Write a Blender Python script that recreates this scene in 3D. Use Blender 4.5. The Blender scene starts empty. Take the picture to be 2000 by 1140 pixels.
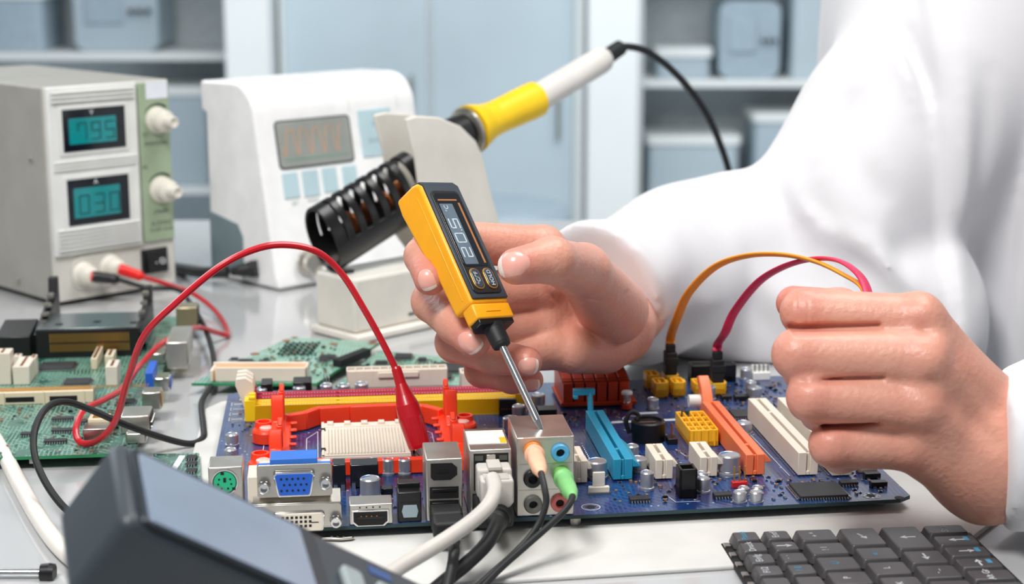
import bpy, math, random
import numpy as np
from mathutils import Vector, Matrix
random.seed(7); np.random.seed(7)
PI = math.pi
S = 0.01          # model in centimetres above the table top, blender in metres
TZ = 0.75
sc = bpy.context.scene
C = sc.collection
# ---------------------------------------------------------------- camera, light, exposure
F = 3300.0; PITCH = math.radians(12); H = 25.4
cd = bpy.data.cameras.new('camera'); cam = bpy.data.objects.new('camera', cd); C.objects.link(cam)
cam.location = (0, 0, TZ + H*S); cam.rotation_euler = (PI/2 - PITCH, 0, 0)
cd.sensor_width = 36; cd.lens = F/2000*36; cd.clip_start = 0.02; cd.clip_end = 60
cd.dof.use_dof = True; cd.dof.focus_distance = 0.76; cd.dof.aperture_fstop = 11.0
sc.camera = cam
w = bpy.data.worlds.new('world'); sc.world = w; w.use_nodes = True
w.node_tree.nodes['Background'].inputs[0].default_value = (0.86, 0.93, 1.0, 1)
w.node_tree.nodes['Background'].inputs[1].default_value = 0.27
def area(name, loc, target, size, power, col, size_y=None):
    l = bpy.data.lights.new(name, 'AREA'); l.energy = power; l.color = col
    l.shape = 'RECTANGLE'; l.size = size; l.size_y = size_y or size
    o = bpy.data.objects.new(name, l); C.objects.link(o); o.location = loc
    o.rotation_euler = (Vector(target) - Vector(loc)).to_track_quat('-Z', 'Y').to_euler()
    return o
area('overhead_softbox', (0.3, 1.0, 1.95), (0.0, 0.95, 0.78), 0.6, 10.5, (1, 0.99, 0.97))
area('front_softbox', (-0.42, 0.0, 2.0), (0.0, 0.8, 0.8), 0.4, 24, (1, 0.98, 0.96))
area('window_light', (-1.2, 2.1, 1.7), (0.0, 0.9, 0.8), 1.0, 10, (0.92, 0.97, 1.0))
area('background_fill', (0.2, 2.7, 2.3), (0.0, 4.3, 0.7), 2.4, 66, (0.97, 0.99, 1.0))  # added fill lamp aimed at the far shelves and cabinets to brighten them
sc.view_settings.view_transform = 'Standard'; sc.view_settings.look = 'None'
sc.view_settings.exposure = -0.14; sc.view_settings.gamma = 1.0; sc.view_settings.use_curve_mapping = False
sc.cycles.use_denoising = True
sc.cycles.max_bounces = 8
# ---------------------------------------------------------------- pixels to points
def ray(px, py):
    X = (px-1000)/F; Y = (570-py)/F
    return Vector((X, math.cos(PITCH)+Y*math.sin(PITCH), -math.sin(PITCH)+Y*math.cos(PITCH)))
def at(px, py, z=0.0):
    r = ray(px, py); return Vector((0, 0, H)) + r*((z-H)/r.z)
def J(px, py, Z): return Vector((0, 0, H)) + ray(px, py)*Z
class Frame:
    def __init__(s, o, deg, z=None):
        s.o = Vector(o); a = math.radians(deg); s.a = a
        s.U = Vector((math.cos(a), math.sin(a), 0)); s.V = Vector((-math.sin(a), math.cos(a), 0))
    def top(s, px, py, z=0.0):
        p = at(px, py, s.o.z+z) - s.o; return (p.dot(s.U), p.dot(s.V))
    def plane(s, px, py, n, k):
        r = ray(px, py); q = s.o - Vector((0, 0, H)); t = (q.dot(n)+k)/r.dot(n); return Vector((0, 0, H)) + r*t - s.o
    def front(s, px, py, v=0.0):
        p = s.plane(px, py, s.V, v); return (p.dot(s.U), p.z)
    def side(s, px, py, u=0.0):
        p = s.plane(px, py, s.U, u); return (p.dot(s.V), p.z)
    def w(s, u, v, z=0.0): return s.o + s.U*u + s.V*v + Vector((0, 0, z))
# ---------------------------------------------------------------- meshes
class G:
    def __init__(s): s.v = []; s.f = []; s.m = []; s.M = Matrix.Identity(4)
    def add(s, vs, fs, m=0):
        b = len(s.v); s.v += [tuple(s.M @ Vector(p)) for p in vs]
        for f in fs: s.f.append([b+i for i in f]); s.m.append(m)
        return s
    def box(s, a, b, m=0):
        x0, y0, z0 = a; x1, y1, z1 = b
        return s.add([(x0,y0,z0),(x1,y0,z0),(x1,y1,z0),(x0,y1,z0),(x0,y0,z1),(x1,y0,z1),(x1,y1,z1),(x0,y1,z1)],
            [(3,2,1,0),(4,5,6,7),(0,1,5,4),(1,2,6,5),(2,3,7,6),(3,0,4,7)], m)
    def prism(s, pts, z0, z1, m=0, ax='z', top=None):
        n = len(pts); q = top or pts
        def mk(p, h): return (p[0], p[1], h) if ax == 'z' else ((p[0], h, p[1]) if ax == 'y' else (h, p[0], p[1]))
        vs = [mk(p, z0) for p in pts] + [mk(p, z1) for p in q]
        return s.add(vs, [list(range(n))[::-1], list(range(n, 2*n))] + [(i, (i+1) % n, n+(i+1) % n, n+i) for i in range(n)], m)
    def lathe(s, prof, o=(0,0,0), d=(0,0,1), n=20, m=0, caps=True, ms=None):
        d = Vector(d).normalized(); R = d.to_track_quat('Z', 'Y').to_matrix(); o = Vector(o)
        vs = []
        for (r, z) in prof:
            for i in range(n):
                a = 2*PI*i/n; vs.append(o + R @ Vector((r*math.cos(a), r*math.sin(a), z)))
        for k in range(len(prof)-1):
            s.add([vs[k*n+i] for i in range(n)] + [vs[(k+1)*n+i] for i in range(n)], [(i, (i+1) % n, n+(i+1) % n, n+i) for i in range(n)], ms[k] if ms else m)
        if caps:
            if prof[0][0] > 1e-6: s.add(vs[:n], [list(range(n))[::-1]], ms[0] if ms else m)
            if prof[-1][0] > 1e-6: s.add(vs[-n:], [list(range(n))], ms[-1] if ms else m)
        return s
    def cyl(s, p0, p1, r0, r1=None, n=16, m=0):
        p0, p1 = Vector(p0), Vector(p1)
        return s.lathe([(r0, 0), (r0 if r1 is None else r1, (p1-p0).length)], p0, p1-p0, n, m)
    def tube(s, path, r, n=12, m=0, caps=True, flat=1.0, up=None):
        P = [Vector(p) for p in path]; k = len(P); rs = r if isinstance(r, (list, tuple)) else [r]*k
        T = [(P[min(i+1, k-1)]-P[max(i-1, 0)]).normalized() for i in range(k)]
        nrm = (Vector(up) if up else (Vector((0, 0, 1)) if abs(T[0].z) < .9 else Vector((1, 0, 0))))
        nrm = (nrm - T[0]*nrm.dot(T[0])).normalized(); vs = []
        for i in range(k):
            nrm = nrm - T[i]*nrm.dot(T[i]); nrm.normalize(); b = T[i].cross(nrm)
            for j in range(n):
                a = 2*PI*j/n; vs.append(P[i] + (b*math.cos(a) + nrm*math.sin(a)*flat)*rs[i])
        fs = [(i*n+j, i*n+(j+1) % n, (i+1)*n+(j+1) % n, (i+1)*n+j) for i in range(k-1) for j in range(n)]
        if caps: fs += [list(range(n))[::-1], list(range((k-1)*n, k*n))]
        return s.add(vs, fs, m)
    def grid(s, fn, nu, nv, m=0):
        vs = [fn(i/nu, j/nv) for i in range(nu+1) for j in range(nv+1)]
        return s.add(vs, [(i*(nv+1)+j, (i+1)*(nv+1)+j, (i+1)*(nv+1)+j+1, i*(nv+1)+j+1) for i in range(nu) for j in range(nv)], m)
    def mesh(s, name, mats, smooth=32):
        me = bpy.data.meshes.new(name); me.from_pydata([(x*S, y*S, z*S) for x, y, z in s.v], [], s.f)
        for mt in (mats if isinstance(mats, (list, tuple)) else [mats]): me.materials.append(mt)
        me.polygons.foreach_set('material_index', s.m)
        me.update()
        if smooth:
            me.shade_smooth(); me.set_sharp_from_angle(angle=math.radians(smooth))
        return me
    def build(s, name, mats, parent=None, bevel=0, smooth=32, seg=2, loc=None, rot=None, label=None):
        o = bpy.data.objects.new(name, s.mesh(name, mats, smooth)); C.objects.link(o)
        if parent: o.parent = parent
        elif loc is None: o.location = (0, 0, TZ)
        if loc is not None: o.location = Vector(loc)*S + (Vector((0, 0, 0)) if parent else Vector((0, 0, TZ)))
        if rot: o.rotation_euler = rot
        if bevel: bev(o, bevel, seg)
        if label: o['label'] = label
        return o
def bev(o, width, seg=2):
    b = o.modifiers.new('bevel', 'BEVEL'); b.width = width*S; b.segments = seg; b.limit_method = 'ANGLE'; b.angle_limit = math.radians(40)
def share(o, parent=None, loc=(0,0,0), rot=None, name=None):
    c = o.copy(); C.objects.link(c)
    if parent: c.parent = parent
    c.location = Vector(loc)*S
    if rot: c.rotation_euler = rot
    return c
def sm(path, k=8):
    P = [Vector(p) for p in path]; out = []
    for i in range(len(P)-1):
        a, b, c, d = P[max(i-1, 0)], P[i], P[i+1], P[min(i+2, len(P)-1)]
        for j in range(k):
            t = j/k; out.append(.5*((2*b) + (c-a)*t + (2*a-5*b+4*c-d)*t*t + (3*b-a-3*c+d)*t**3))
    return out + [P[-1]]
def tag(o, label, cat, group=None, kind=None):
    o['label'] = label; o['category'] = cat
    if group: o['group'] = group
    if kind: o['kind'] = kind
    return o
def thing(name, label, cat, o=(0,0,0), deg=0, group=None):
    e = bpy.data.objects.new(name, None); C.objects.link(e); e.empty_display_size = .02
    e.location = Vector(o)*S + Vector((0, 0, TZ)); e.rotation_euler = (0, 0, math.radians(deg))
    return tag(e, label, cat, group)
def rrect(x0, x1, y0, y1, r, n=4):
    p = []
    for cx, cy, a0 in ((x1-r, y0+r, -PI/2), (x1-r, y1-r, 0), (x0+r, y1-r, PI/2), (x0+r, y0+r, PI)):
        for i in range(n+1):
            a = a0 + PI/2*i/n; p.append((cx+r*math.cos(a), cy+r*math.sin(a)))
    return p
_fm = {}
def text(s, size, mat, parent, M, name='lettering', ex=0.003, align='CENTER'):
    cu = bpy.data.curves.new(name, 'FONT'); cu.body = s; cu.size = size*S; cu.align_x = align; cu.align_y = 'CENTER'; cu.extrude = ex*S
    cu.materials.append(mat); cu.resolution_u = 3
    o_ = bpy.data.objects.new(name, cu); C.objects.link(o_); bpy.context.view_layer.update()
    me = bpy.data.meshes.new_from_object(o_.evaluated_get(bpy.context.evaluated_depsgraph_get())); bpy.data.objects.remove(o_)
    o = bpy.data.objects.new(name, me); C.objects.link(o); o.parent = parent
    M = M.copy(); M.translation = M.translation*S; o.matrix_local = M
    return o
def TM(o, x, y):   # text matrix: origin and the directions of writing and of letter height (cm)
    x = Vector(x).normalized(); y = Vector(y); y = (y - x*y.dot(x)).normalized(); z = x.cross(y)
    return Matrix(((x[0], y[0], z[0], o[0]), (x[1], y[1], z[1], o[1]), (x[2], y[2], z[2], o[2]), (0, 0, 0, 1)))
# ---------------------------------------------------------------- materials
def lin(c): return tuple(((x/255)/12.92 if x/255 <= .04045 else ((x/255+.055)/1.055)**2.4) for x in c)
def mat(name, rgb, rough=.5, metal=0, coat=0, noise=.06, nscale=40, bump=0, bscale=300, spec=.5, sss=0, trans=0, emit=None, emits=1, sheen=0, aniso=0, dist=.0005):
    m = bpy.data.materials.new(name); m.use_nodes = True; N = m.node_tree.nodes; L = m.node_tree.links; b = N['Principled BSDF']
    c = lin(rgb); b.inputs['Roughness'].default_value = rough; b.inputs['Metallic'].default_value = metal
    b.inputs['Coat Weight'].default_value = coat; b.inputs['Coat Roughness'].default_value = .08; b.inputs['Specular IOR Level'].default_value = spec
    b.inputs['Base Color'].default_value = (*c, 1)
    tc = N.new('ShaderNodeTexCoord')
    if noise:
        n = N.new('ShaderNodeTexNoise'); n.inputs['Scale'].default_value = nscale; n.inputs['Detail'].default_value = 3
        L.new(tc.outputs['Object'], n.inputs['Vector'])
        r = N.new('ShaderNodeMapRange'); r.inputs[1].default_value = .3; r.inputs[2].default_value = .7; r.inputs[3].default_value = 1-noise; r.inputs[4].default_value = 1+noise
        L.new(n.outputs[0], r.inputs[0])
        x = N.new('ShaderNodeVectorMath'); x.operation = 'SCALE'; x.inputs[0].default_value = c; L.new(r.outputs[0], x.inputs[3]); L.new(x.outputs[0], b.inputs['Base Color'])
    if bump:
        n = N.new('ShaderNodeTexNoise'); n.inputs['Scale'].default_value = bscale; n.inputs['Detail'].default_value = 4; L.new(tc.outputs['Object'], n.inputs['Vector'])
        u = N.new('ShaderNodeBump'); u.inputs['Strength'].default_value = bump; u.inputs['Distance'].default_value = dist; L.new(n.outputs[0], u.inputs['Height']); L.new(u.outputs[0], b.inputs['Normal'])
    if sss:
        b.inputs['Subsurface Weight'].default_value = sss; b.inputs['Subsurface Radius'].default_value = (1, .35, .2); b.inputs['Subsurface Scale'].default_value = .004
    if trans: b.inputs['Transmission Weight'].default_value = trans
    if emit: b.inputs['Emission Color'].default_value = (*lin(emit), 1); b.inputs['Emission Strength'].default_value = emits
    if sheen: b.inputs['Sheen Weight'].default_value = sheen
    return m
white_pl = mat('white_plastic', (228, 229, 226), .35)
beige = mat('beige_plastic', (222, 216, 202), .45)
ivory = mat('ivory_nylon', (222, 212, 196), .5)
grey_pl = mat('warm_grey_plastic', (206, 204, 196), .45, bump=.2, bscale=900)
case_pl = mat('case_paint', (164, 162, 154), .45, bump=.15, bscale=1200)
black = mat('black_plastic', (18, 18, 20), .35)
blackm = mat('black_matte', (22, 22, 24), .6)
chipm = mat('chip_epoxy', (38, 40, 44), .5, bump=.2, bscale=1500)
steel = mat('steel', (190, 186, 178), .28, 1, noise=.08, nscale=90)
tin = mat('tin_plate', (200, 196, 188), .33, .9, noise=.12, nscale=60)
chrome = mat('chrome', (215, 215, 215), .14, 1)
alu = mat('aluminium_can', (196, 198, 202), .32, .75)
solder = mat('solder', (205, 205, 205), .25, 1)
gold = mat('gold_contact', (206, 160, 84), .35, .8)
copper = mat('copper', (186, 110, 60), .3, .9)
rubber = mat('black_rubber', (26, 27, 29), .55)
redw = mat('red_silicone', (190, 14, 30), .3, coat=.3)
darkhole = mat('dark_opening', (6, 6, 7), .7)
blue_cap = mat('blue_cap_mark', (30, 110, 180), .4)
violet_cap = mat('violet_cap_mark', (90, 70, 150), .4)
yellow_c = mat('yellow_connector', (246, 186, 36), .4)
yellow_d = mat('yellow_slot', (252, 208, 10), .4)
magenta_d = mat('magenta_slot', (196, 32, 70), .4)
redbr = mat('red_bracket', (244, 62, 24), .38)
blue_s = mat('cyan_blue_slot', (40, 150, 186), .4)
orange_s = mat('orange_slot', (240, 122, 78), .42)
# ---------------------------------------------------------------- the room
def struct(o): o['kind'] = 'structure'; return o
floor_m = mat('lab_floor', (190, 200, 206), .35, nscale=3)
wall_m = mat('lab_wall', (205, 214, 218), .8, nscale=2)
struct(G().box((-500, -200, -85), (500, 520, -75)).build('floor', floor_m))
struct(G().box((-500, 505, -75), (500, 515, 210)).build('wall_back', wall_m))
# cabinets and shelves of the lab, far out of focus
white_cab = mat('white_cabinet', (236, 240, 240), .5, nscale=2)
bluegrey = mat('blue_grey_door', (184, 200, 208), .5, nscale=2, noise=.1)
bluegrey2 = mat('slate_door', (176, 192, 202), .5, nscale=2, noise=.1)
darkbl = mat('dark_blue_grey', (160, 178, 190), .5)
def cabinet(x0, x1, z0, z1, y, label, nd, mt, name='storage_cabinet', hd=True):
    t = thing(name, label, 'cabinet', ((x0+x1)/2, y, z0)); W = x1-x0; g = G()
    g.box((-W/2, 0, 0), (W/2, 3, z1-z0)).box((-W/2, 3, 0), (-W/2+2, 40, z1-z0)).box((W/2-2, 3, 0), (W/2, 40, z1-z0)).box((-W/2, 3, z1-z0-2), (W/2, 40, z1-z0)).box((-W/2, 3, 0), (W/2, 40, 5))
    g.build('body', white_cab, t, .4)
    for k in range(nd):
        a = -W/2+1.5 + k*(W-3)/nd; b = a + (W-3)/nd - 1.0
        d = G().box((a, -2, 2), (b, 0, z1-z0-2)).build('door', mt, t, .4)
        G().tube([(b-4, -2, (z1-z0)*.5-8), (b-4, -4.5, (z1-z0)*.5-7), (b-4, -4.5, (z1-z0)*.5+7), (b-4, -2, (z1-z0)*.5+8)], .5, 8).build('handle', steel, d)
    return t
cabinet(-58, 18, -75, 40, 425, 'tall blue-grey double door cabinet behind the soldering iron', 2, bluegrey)
def pillar(x0, x1, y, label, mt=None):
    g = G().box((x0, y, -75), (x1, y+20, 210)).box((x0-1.5, y-1.5, -75), (x1+1.5, y+21.5, -68)).build('wall_pillar', mt or white_cab, None, .4); struct(g)
    return g
pillar(18.5, 31, 415, '')
pillar(-70, -59, 415, '')
pillar(-500, -150, 470, '', bluegrey)
pillar(110, 500, 470, '', wall_m)
def shelf(x0, x1, zs, y, label):
    t = thing('shelf_unit', label, 'shelf', ((x0+x1)/2, y, -75)); W = x1-x0
    for sx in (-W/2, W/2-2): G().box((sx, 0, 0), (sx+2, 35, 150)).build('side_panel', white_cab, t, .3)
    G().box((-W/2, 34, 0), (W/2, 35, 150)).build('back_panel', mat('back_panel', (216, 224, 228), .6), t)
    for z in zs: G().box((-W/2+2, 0, z+75-2), (W/2-2, 34, z+75)).build('shelf_board', white_cab, t, .3)
    return t
shelf(-148, -72, [-40, -5, 22], 440, 'white open shelf unit behind the power supply')
shelf(32, 110, [-45, -12, 18], 440, 'white open shelf unit behind the lab coat shoulder')
def binbox(x0, x1, z, h, y, label, mt, kind=0):
    W = x1-x0; t = thing('storage_box' if kind == 0 else 'instrument', label, 'box' if kind == 0 else 'instrument', ((x0+x1)/2, y, z))
    if kind == 0:
        G().prism(rrect(-W/2, W/2, 0, 22, 2), 0, h-2.5, 0).build('box_body', mt, t, .4)
        G().prism(rrect(-W/2-.6, W/2+.6, -.6, 22.6, 2), h-2.5, h, 0).build('lid', white_cab, t, .3)
    else:
        G().prism(rrect(-W/2, W/2, 0, h, 3), 0, 22, 0, 'y').build('case', mt, t, .4)
        G().box((-W*.35, -.8, h*.35), (W*.1, 0, h*.8)).build('screen', darkbl, t, .2)
        for k in range(3): G().cyl((W*.2+k*W*.1, 0, h*.5), (W*.2+k*W*.1, -2, h*.5), W*.03).build('knob', black, t)
binbox(-139, -122, -5, 16, 444, 'slate storage box at the left end of the middle shelf', darkbl)
binbox(-114, -92, -5, 21, 444, 'blue-grey instrument on the middle shelf behind the power supply', bluegrey2, 1)
binbox(-106, -80, -40, 26, 444, 'grey-blue storage box low behind the power supply', bluegrey2)
binbox(-92, -76, 22, 9, 444, 'white storage box on the upper shelf left of the pillar', white_cab)
binbox(38, 52, -12, 8, 444, 'low slate storage box on the shelf right of the pillar', bluegrey2)
binbox(54, 70, -12, 20, 444, 'dark slate instrument on the shelf behind the iron cable', darkbl, 1)
binbox(73, 86, -12, 26, 444, 'tall blue-grey storage box beside the lab coat shoulder', bluegrey)
binbox(36, 60, -45, 18, 444, 'blue-grey storage box on the lower shelf right of the pillar', bluegrey)
binbox(64, 96, -45, 24, 444, 'wide slate storage box on the lower shelf behind the lab coat', bluegrey2)
def stool(x, y):
    t = thing('lab_stool', 'small dark lab stool in front of the blue-grey cabinet', 'stool', (x, y, -75))
    G().lathe([(0, 34), (17, 34.5), (18, 37), (16, 39), (0, 39.5)], n=28).build('seat', darkbl, t)
    G().cyl((0, 0, 6), (0, 0, 34), 2.2).build('post', steel, t)
    for k in range(5):
        a = k*2*PI/5; G().tube([(0, 0, 7), (10*math.cos(a), 10*math.sin(a), 6.5), (21*math.cos(a), 21*math.sin(a), 3.5)], 1.3, 8).build('leg', steel, t)
        G().cyl((21*math.cos(a)-.8, 21*math.sin(a), 2), (21*math.cos(a)+.8, 21*math.sin(a), 2), 2).build('caster', black, t)
stool(-4, 385)
# the table
tm = mat('table_laminate', (186, 187, 188), .12, coat=.5, nscale=8, noise=.025)
t = thing('work_table', 'wide glossy pale grey laboratory work table under all the equipment', 'table', (0, 75, -4))
G().prism([(-95, -40), (95, -40), (95, -5), (48, 13), (22, 25), (14, 37), (10, 76), (-95, 76)], 0, 4).build('tabletop', tm, t, .3, 32, 3)
for x in (-88, 88):
    for y in (-34, 70 if x < 0 else -12): G().box((x-3, y-3, -71), (x+3, y+3, 0)).build('leg', steel, t, .3)
for y, x1_ in ((-34, 85), (70, 5)): G().box((-85, y-1, -8), (x1_, y+1, 0)).build('apron', steel, t)
# white mat under the motherboard
MB = Frame(at(392, 1040, .8), 6.5)
padm = mat('white_pad_sheet', (212, 211, 207), .55, bump=.25, bscale=60, dist=.001)
g = G()
o = Frame(MB.o - Vector((0, 0, .8)), 6.5)
pts = [(-1.2, 21.2), (-.4, 22.6), (1.0, 23.2), (24, 23.6), (33.5, 21), (35.2, .2), (31.2, -4.2), (10, -5.3), (-1.5, -4.0)]
P2 = []
for i in range(len(pts)):
    a, b = Vector(pts[i]), Vector(pts[(i+1) % len(pts)])
    for k in range(6): P2.append(tuple(a.lerp(b, k/6)))
tr = thing('white_sheet', 'white padded sheet lying on the table under the blue motherboard', 'sheet', o.o, 6.5)
G().prism(P2, 0.0, .22).build('sheet', padm, tr, .08)
# ---------------------------------------------------------------- circuit board materials
def pcb_mat(name, base, trace, tint, tintw=.5, dens=.5):
    m = bpy.data.materials.new(name); m.use_nodes = True; N = m.node_tree.nodes; L = m.node_tree.links; b = N['Principled BSDF']
    b.inputs['Roughness'].default_value = .28; b.inputs['Coat Weight'].default_value = .5; b.inputs['Coat Roughness'].default_value = .12
    tc = N.new('ShaderNodeTexCoord'); mp = N.new('ShaderNodeMapping'); mp.inputs['Scale'].default_value = (100, 100, 100); L.new(tc.outputs['Object'], mp.inputs['Vector'])
    def mix(a, c, f):
        x = N.new('ShaderNodeMix'); x.data_type = 'RGBA'
        for i, v in ((6, a), (7, c)):
            if isinstance(v, tuple): x.inputs[i].default_value = (*v, 1)
            else: L.new(v, x.inputs[i])
        L.new(f, x.inputs[0]); return x.outputs[2]
    def ramp(src, lo, hi):
        r = N.new('ShaderNodeMapRange'); r.inputs[1].default_value = lo; r.inputs[2].default_value = hi; L.new(src, r.inputs[0]); return r.outputs[0]
    def mul(a, c):
        x = N.new('ShaderNodeMath'); x.operation = 'MULTIPLY'; L.new(a, x.inputs[0]); L.new(c, x.inputs[1]); return x.outputs[0]
    # regions
    n1 = N.new('ShaderNodeTexNoise'); n1.inputs['Scale'].default_value = .16; n1.inputs['Detail'].default_value = 1; L.new(mp.outputs[0], n1.inputs['Vector'])
    col = mix(lin(base), lin(tint), ramp(n1.outputs[0], .5-.1*tintw, .62))
    # trace bundles in two directions
    def wave(d, sc_):
        wv = N.new('ShaderNodeTexWave'); wv.bands_direction = d; wv.inputs['Scale'].default_value = sc_; wv.inputs['Distortion'].default_value = 3.5; wv.inputs['Detail Scale'].default_value = .35; wv.inputs['Detail'].default_value = 1
        L.new(mp.outputs[0], wv.inputs['Vector']); return ramp(wv.outputs['Fac'], .62, .8)
    def blocks(s_, seed, lo):
        v = N.new('ShaderNodeTexVoronoi'); v.distance = 'MANHATTAN'; v.inputs['Scale'].default_value = s_; v.inputs['Randomness'].default_value = .9
        o_ = N.new('ShaderNodeMapping'); o_.inputs['Location'].default_value = (seed, seed*.7, 0); L.new(mp.outputs[0], o_.inputs['Vector']); L.new(o_.outputs[0], v.inputs['Vector'])
        sp = N.new('ShaderNodeSeparateColor'); L.new(v.outputs['Color'], sp.inputs[0]); return ramp(sp.outputs[0], lo, lo+.02)
    col = mix(col, lin(trace), mul(wave('X', 1.5), blocks(.8, 3, 1-dens)))
    col = mix(col, lin(trace), mul(wave('DIAGONAL', 1.3), blocks(.7, 11, 1-dens*.7)))
    col = mix(col, lin(trace), mul(wave('Y', 1.7), blocks(.9, 23, 1-dens)))
    v = N.new('ShaderNodeTexVoronoi'); v.inputs['Scale'].default_value = 5.5; v.distance = 'CHEBYCHEV'; L.new(mp.outputs[0], v.inputs['Vector'])
    sp = N.new('ShaderNodeSeparateColor'); L.new(v.outputs['Color'], sp.inputs[0]); lt = N.new('ShaderNodeMath'); lt.operation = 'LESS_THAN'; lt.inputs[1].default_value = .3; L.new(v.outputs['Distance'], lt.inputs[0])
    n2 = N.new('ShaderNodeTexNoise'); n2.inputs['Scale'].default_value = .5; L.new(mp.outputs[0], n2.inputs['Vector'])
    fl = N.new('ShaderNodeMath'); fl.operation = 'MULTIPLY'; L.new(ramp(n2.outputs[0], .45, .6), fl.inputs[0]); fl.inputs[1].default_value = dens
    col = mix(col, lin(tuple(min(255, t*1.25) for t in trace)), mul(mul(lt.outputs[0], ramp(sp.outputs[0], .6, .62)), fl.outputs[0]))
    # vias and pads
    v = N.new('ShaderNodeTexVoronoi'); v.inputs['Scale'].default_value = 2.2; L.new(mp.outputs[0], v.inputs['Vector'])
    sp = N.new('ShaderNodeSeparateColor'); L.new(v.outputs['Color'], sp.inputs[0])
    lt = N.new('ShaderNodeMath'); lt.operation = 'LESS_THAN'; lt.inputs[1].default_value = .12; L.new(v.outputs['Distance'], lt.inputs[0])
    col = mix(col, lin((176, 190, 190)), mul(lt.outputs[0], ramp(sp.outputs[1], .55, .57)))
    L.new(col, b.inputs['Base Color'])
    return m
pcb_blue = pcb_mat('board_blue', (14, 46, 98), (34, 74, 128), (38, 30, 72), .2)
pcb_green = pcb_mat('board_green', (18, 70, 58), (112, 158, 142), (26, 92, 74), .5, .75)
pcb_green2 = pcb_mat('board_green_light', (74, 142, 118), (150, 190, 172), (96, 156, 134), .5, .6)
pcb_edge = mat('board_edge', (30, 58, 62), .5)
pcb_edgeg = mat('board_edge_green', (40, 130, 84), .5)
silk = mat('silkscreen_white', (214, 218, 220), .5, noise=0)
# ---------------------------------------------------------------- small part makers (board local, centimetres)
def can_mesh(r, h, mark, name):
    g = G(); n = 24
    g.lathe([(r*1.06, 0), (r*1.1, .06), (r*1.1, .16*min(1, h)), (r*.9, .2*min(1, h)), (r, .26*min(1, h)), (r, h-.06), (r-.05, h)], n=n, m=0)
    g.f.pop(); g.m.pop()
    g.lathe([(r-.05, h), (r-.09, h-.025), (0, h-.025)], n=n, m=0, caps=False)
    return g.mesh(name, [alu, mark], 35)
_cans = {}
def can(parent, u, v, r, h, mark=None, ang=2.2, name='capacitor'):
    mark = mark or blue_cap; key = (round(r, 2), round(h, 1))
    if key not in _cans: _cans[key] = can_mesh(r, h, mark, 'capacitor')
    o = bpy.data.objects.new(name, _cans[key]); C.objects.link(o); o.parent = parent; o.location = (u*S, v*S, 0)
    k2 = (key, mark.name)
    if k2 not in _cans:
        pts = [(math.cos(t)*(r-.09), math.sin(t)*(r-.09)) for t in [ang - .85 + 1.7*i/10 for i in range(11)]]
        _cans[k2] = G().prism(pts, h-.024, h-.016).mesh('top_mark', mark, 0)
    q = bpy.data.objects.new('top_mark', _cans[k2]); C.objects.link(q); q.parent = o
    return o
def qfp(parent, u, v, w_, d_, h=.16, pins=True, name='chip', two=False, rot=0, np_=None):
    g = G().box((-w_/2, -d_/2, .05), (w_/2, d_/2, h))
    o = g.build(name, chipm, parent, .02, loc=(u, v, 0), rot=(0, 0, rot))
    if pins:
        p = G(); n = np_ or max(4, int(w_/.12)); 
        for i in range(n):
            x = -w_/2 + w_*(i+.5)/n; t = w_/n*.27
            for sy in (-1, 1):
                a, c = sorted((sy*d_/2, sy*(d_/2+.07))); p.box((x-t, a, .06), (x+t, c, .12))
                a, c = sorted((sy*(d_/2+.06), sy*(d_/2+.15))); p.box((x-t, a, .0), (x+t, c, .07))
        if not two:
            n = max(4, int(d_/.12))
            for i in range(n):
                y = -d_/2 + d_*(i+.5)/n; t = d_/n*.27
                for sx in (-1, 1):
                    a, c = sorted((sx*w_/2, sx*(w_/2+.07))); p.box((a, y-t, .06), (c, y+t, .12))
                    a, c = sorted((sx*(w_/2+.06), sx*(w_/2+.15))); p.box((a, y-t, 0), (c, y+t, .07))
        p.build('pins', solder, o)['kind'] = 'stuff'
    return o
def smd_set(parent, spots, blocked, tot, z=0.0, mats2=None):
    ms = []
    for nm, l, wd, hh, mt in (('chip_resistor', .2, .12, .06, chipm), ('chip_capacitor', .18, .11, .1, mat('ceramic_tan', (150, 112, 76), .5)), ('chip_resistor', .13, .08, .05, chipm), ('transistor', .28, .16, .12, black)):
        g = G().box((-l/2+.035, -wd/2, 0), (l/2-.035, wd/2, hh), 0).box((-l/2, -wd/2-.005, 0), (-l/2+.035, wd/2+.005, hh+.005), 1).box((l/2-.035, -wd/2-.005, 0), (l/2, wd/2+.005, hh+.005), 1)
        ms.append((nm, g.mesh(nm, [mt, solder], 0)))
    k = 0; tries = 0
    while k < tot and tries < 9000:
        tries += 1; u0, v0, ru, rv = random.choice(spots)
        u = u0 + random.uniform(-ru, ru); v = v0 + random.uniform(-rv, rv)
        if any(a-.15 < u < b+.15 and c-.15 < v < d+.15 for a, b, c, d in blocked): continue
        blocked.append((u-.06, u+.06, v-.04, v+.04))
        nm, me = random.choice(ms[:3]*4 + ms[3:]); o = bpy.data.objects.new(nm, me); C.objects.link(o); o.parent = parent; o.location = (u*S, v*S, z*S); o.rotation_euler.z = random.choice((0, PI/2)); k += 1
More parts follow.
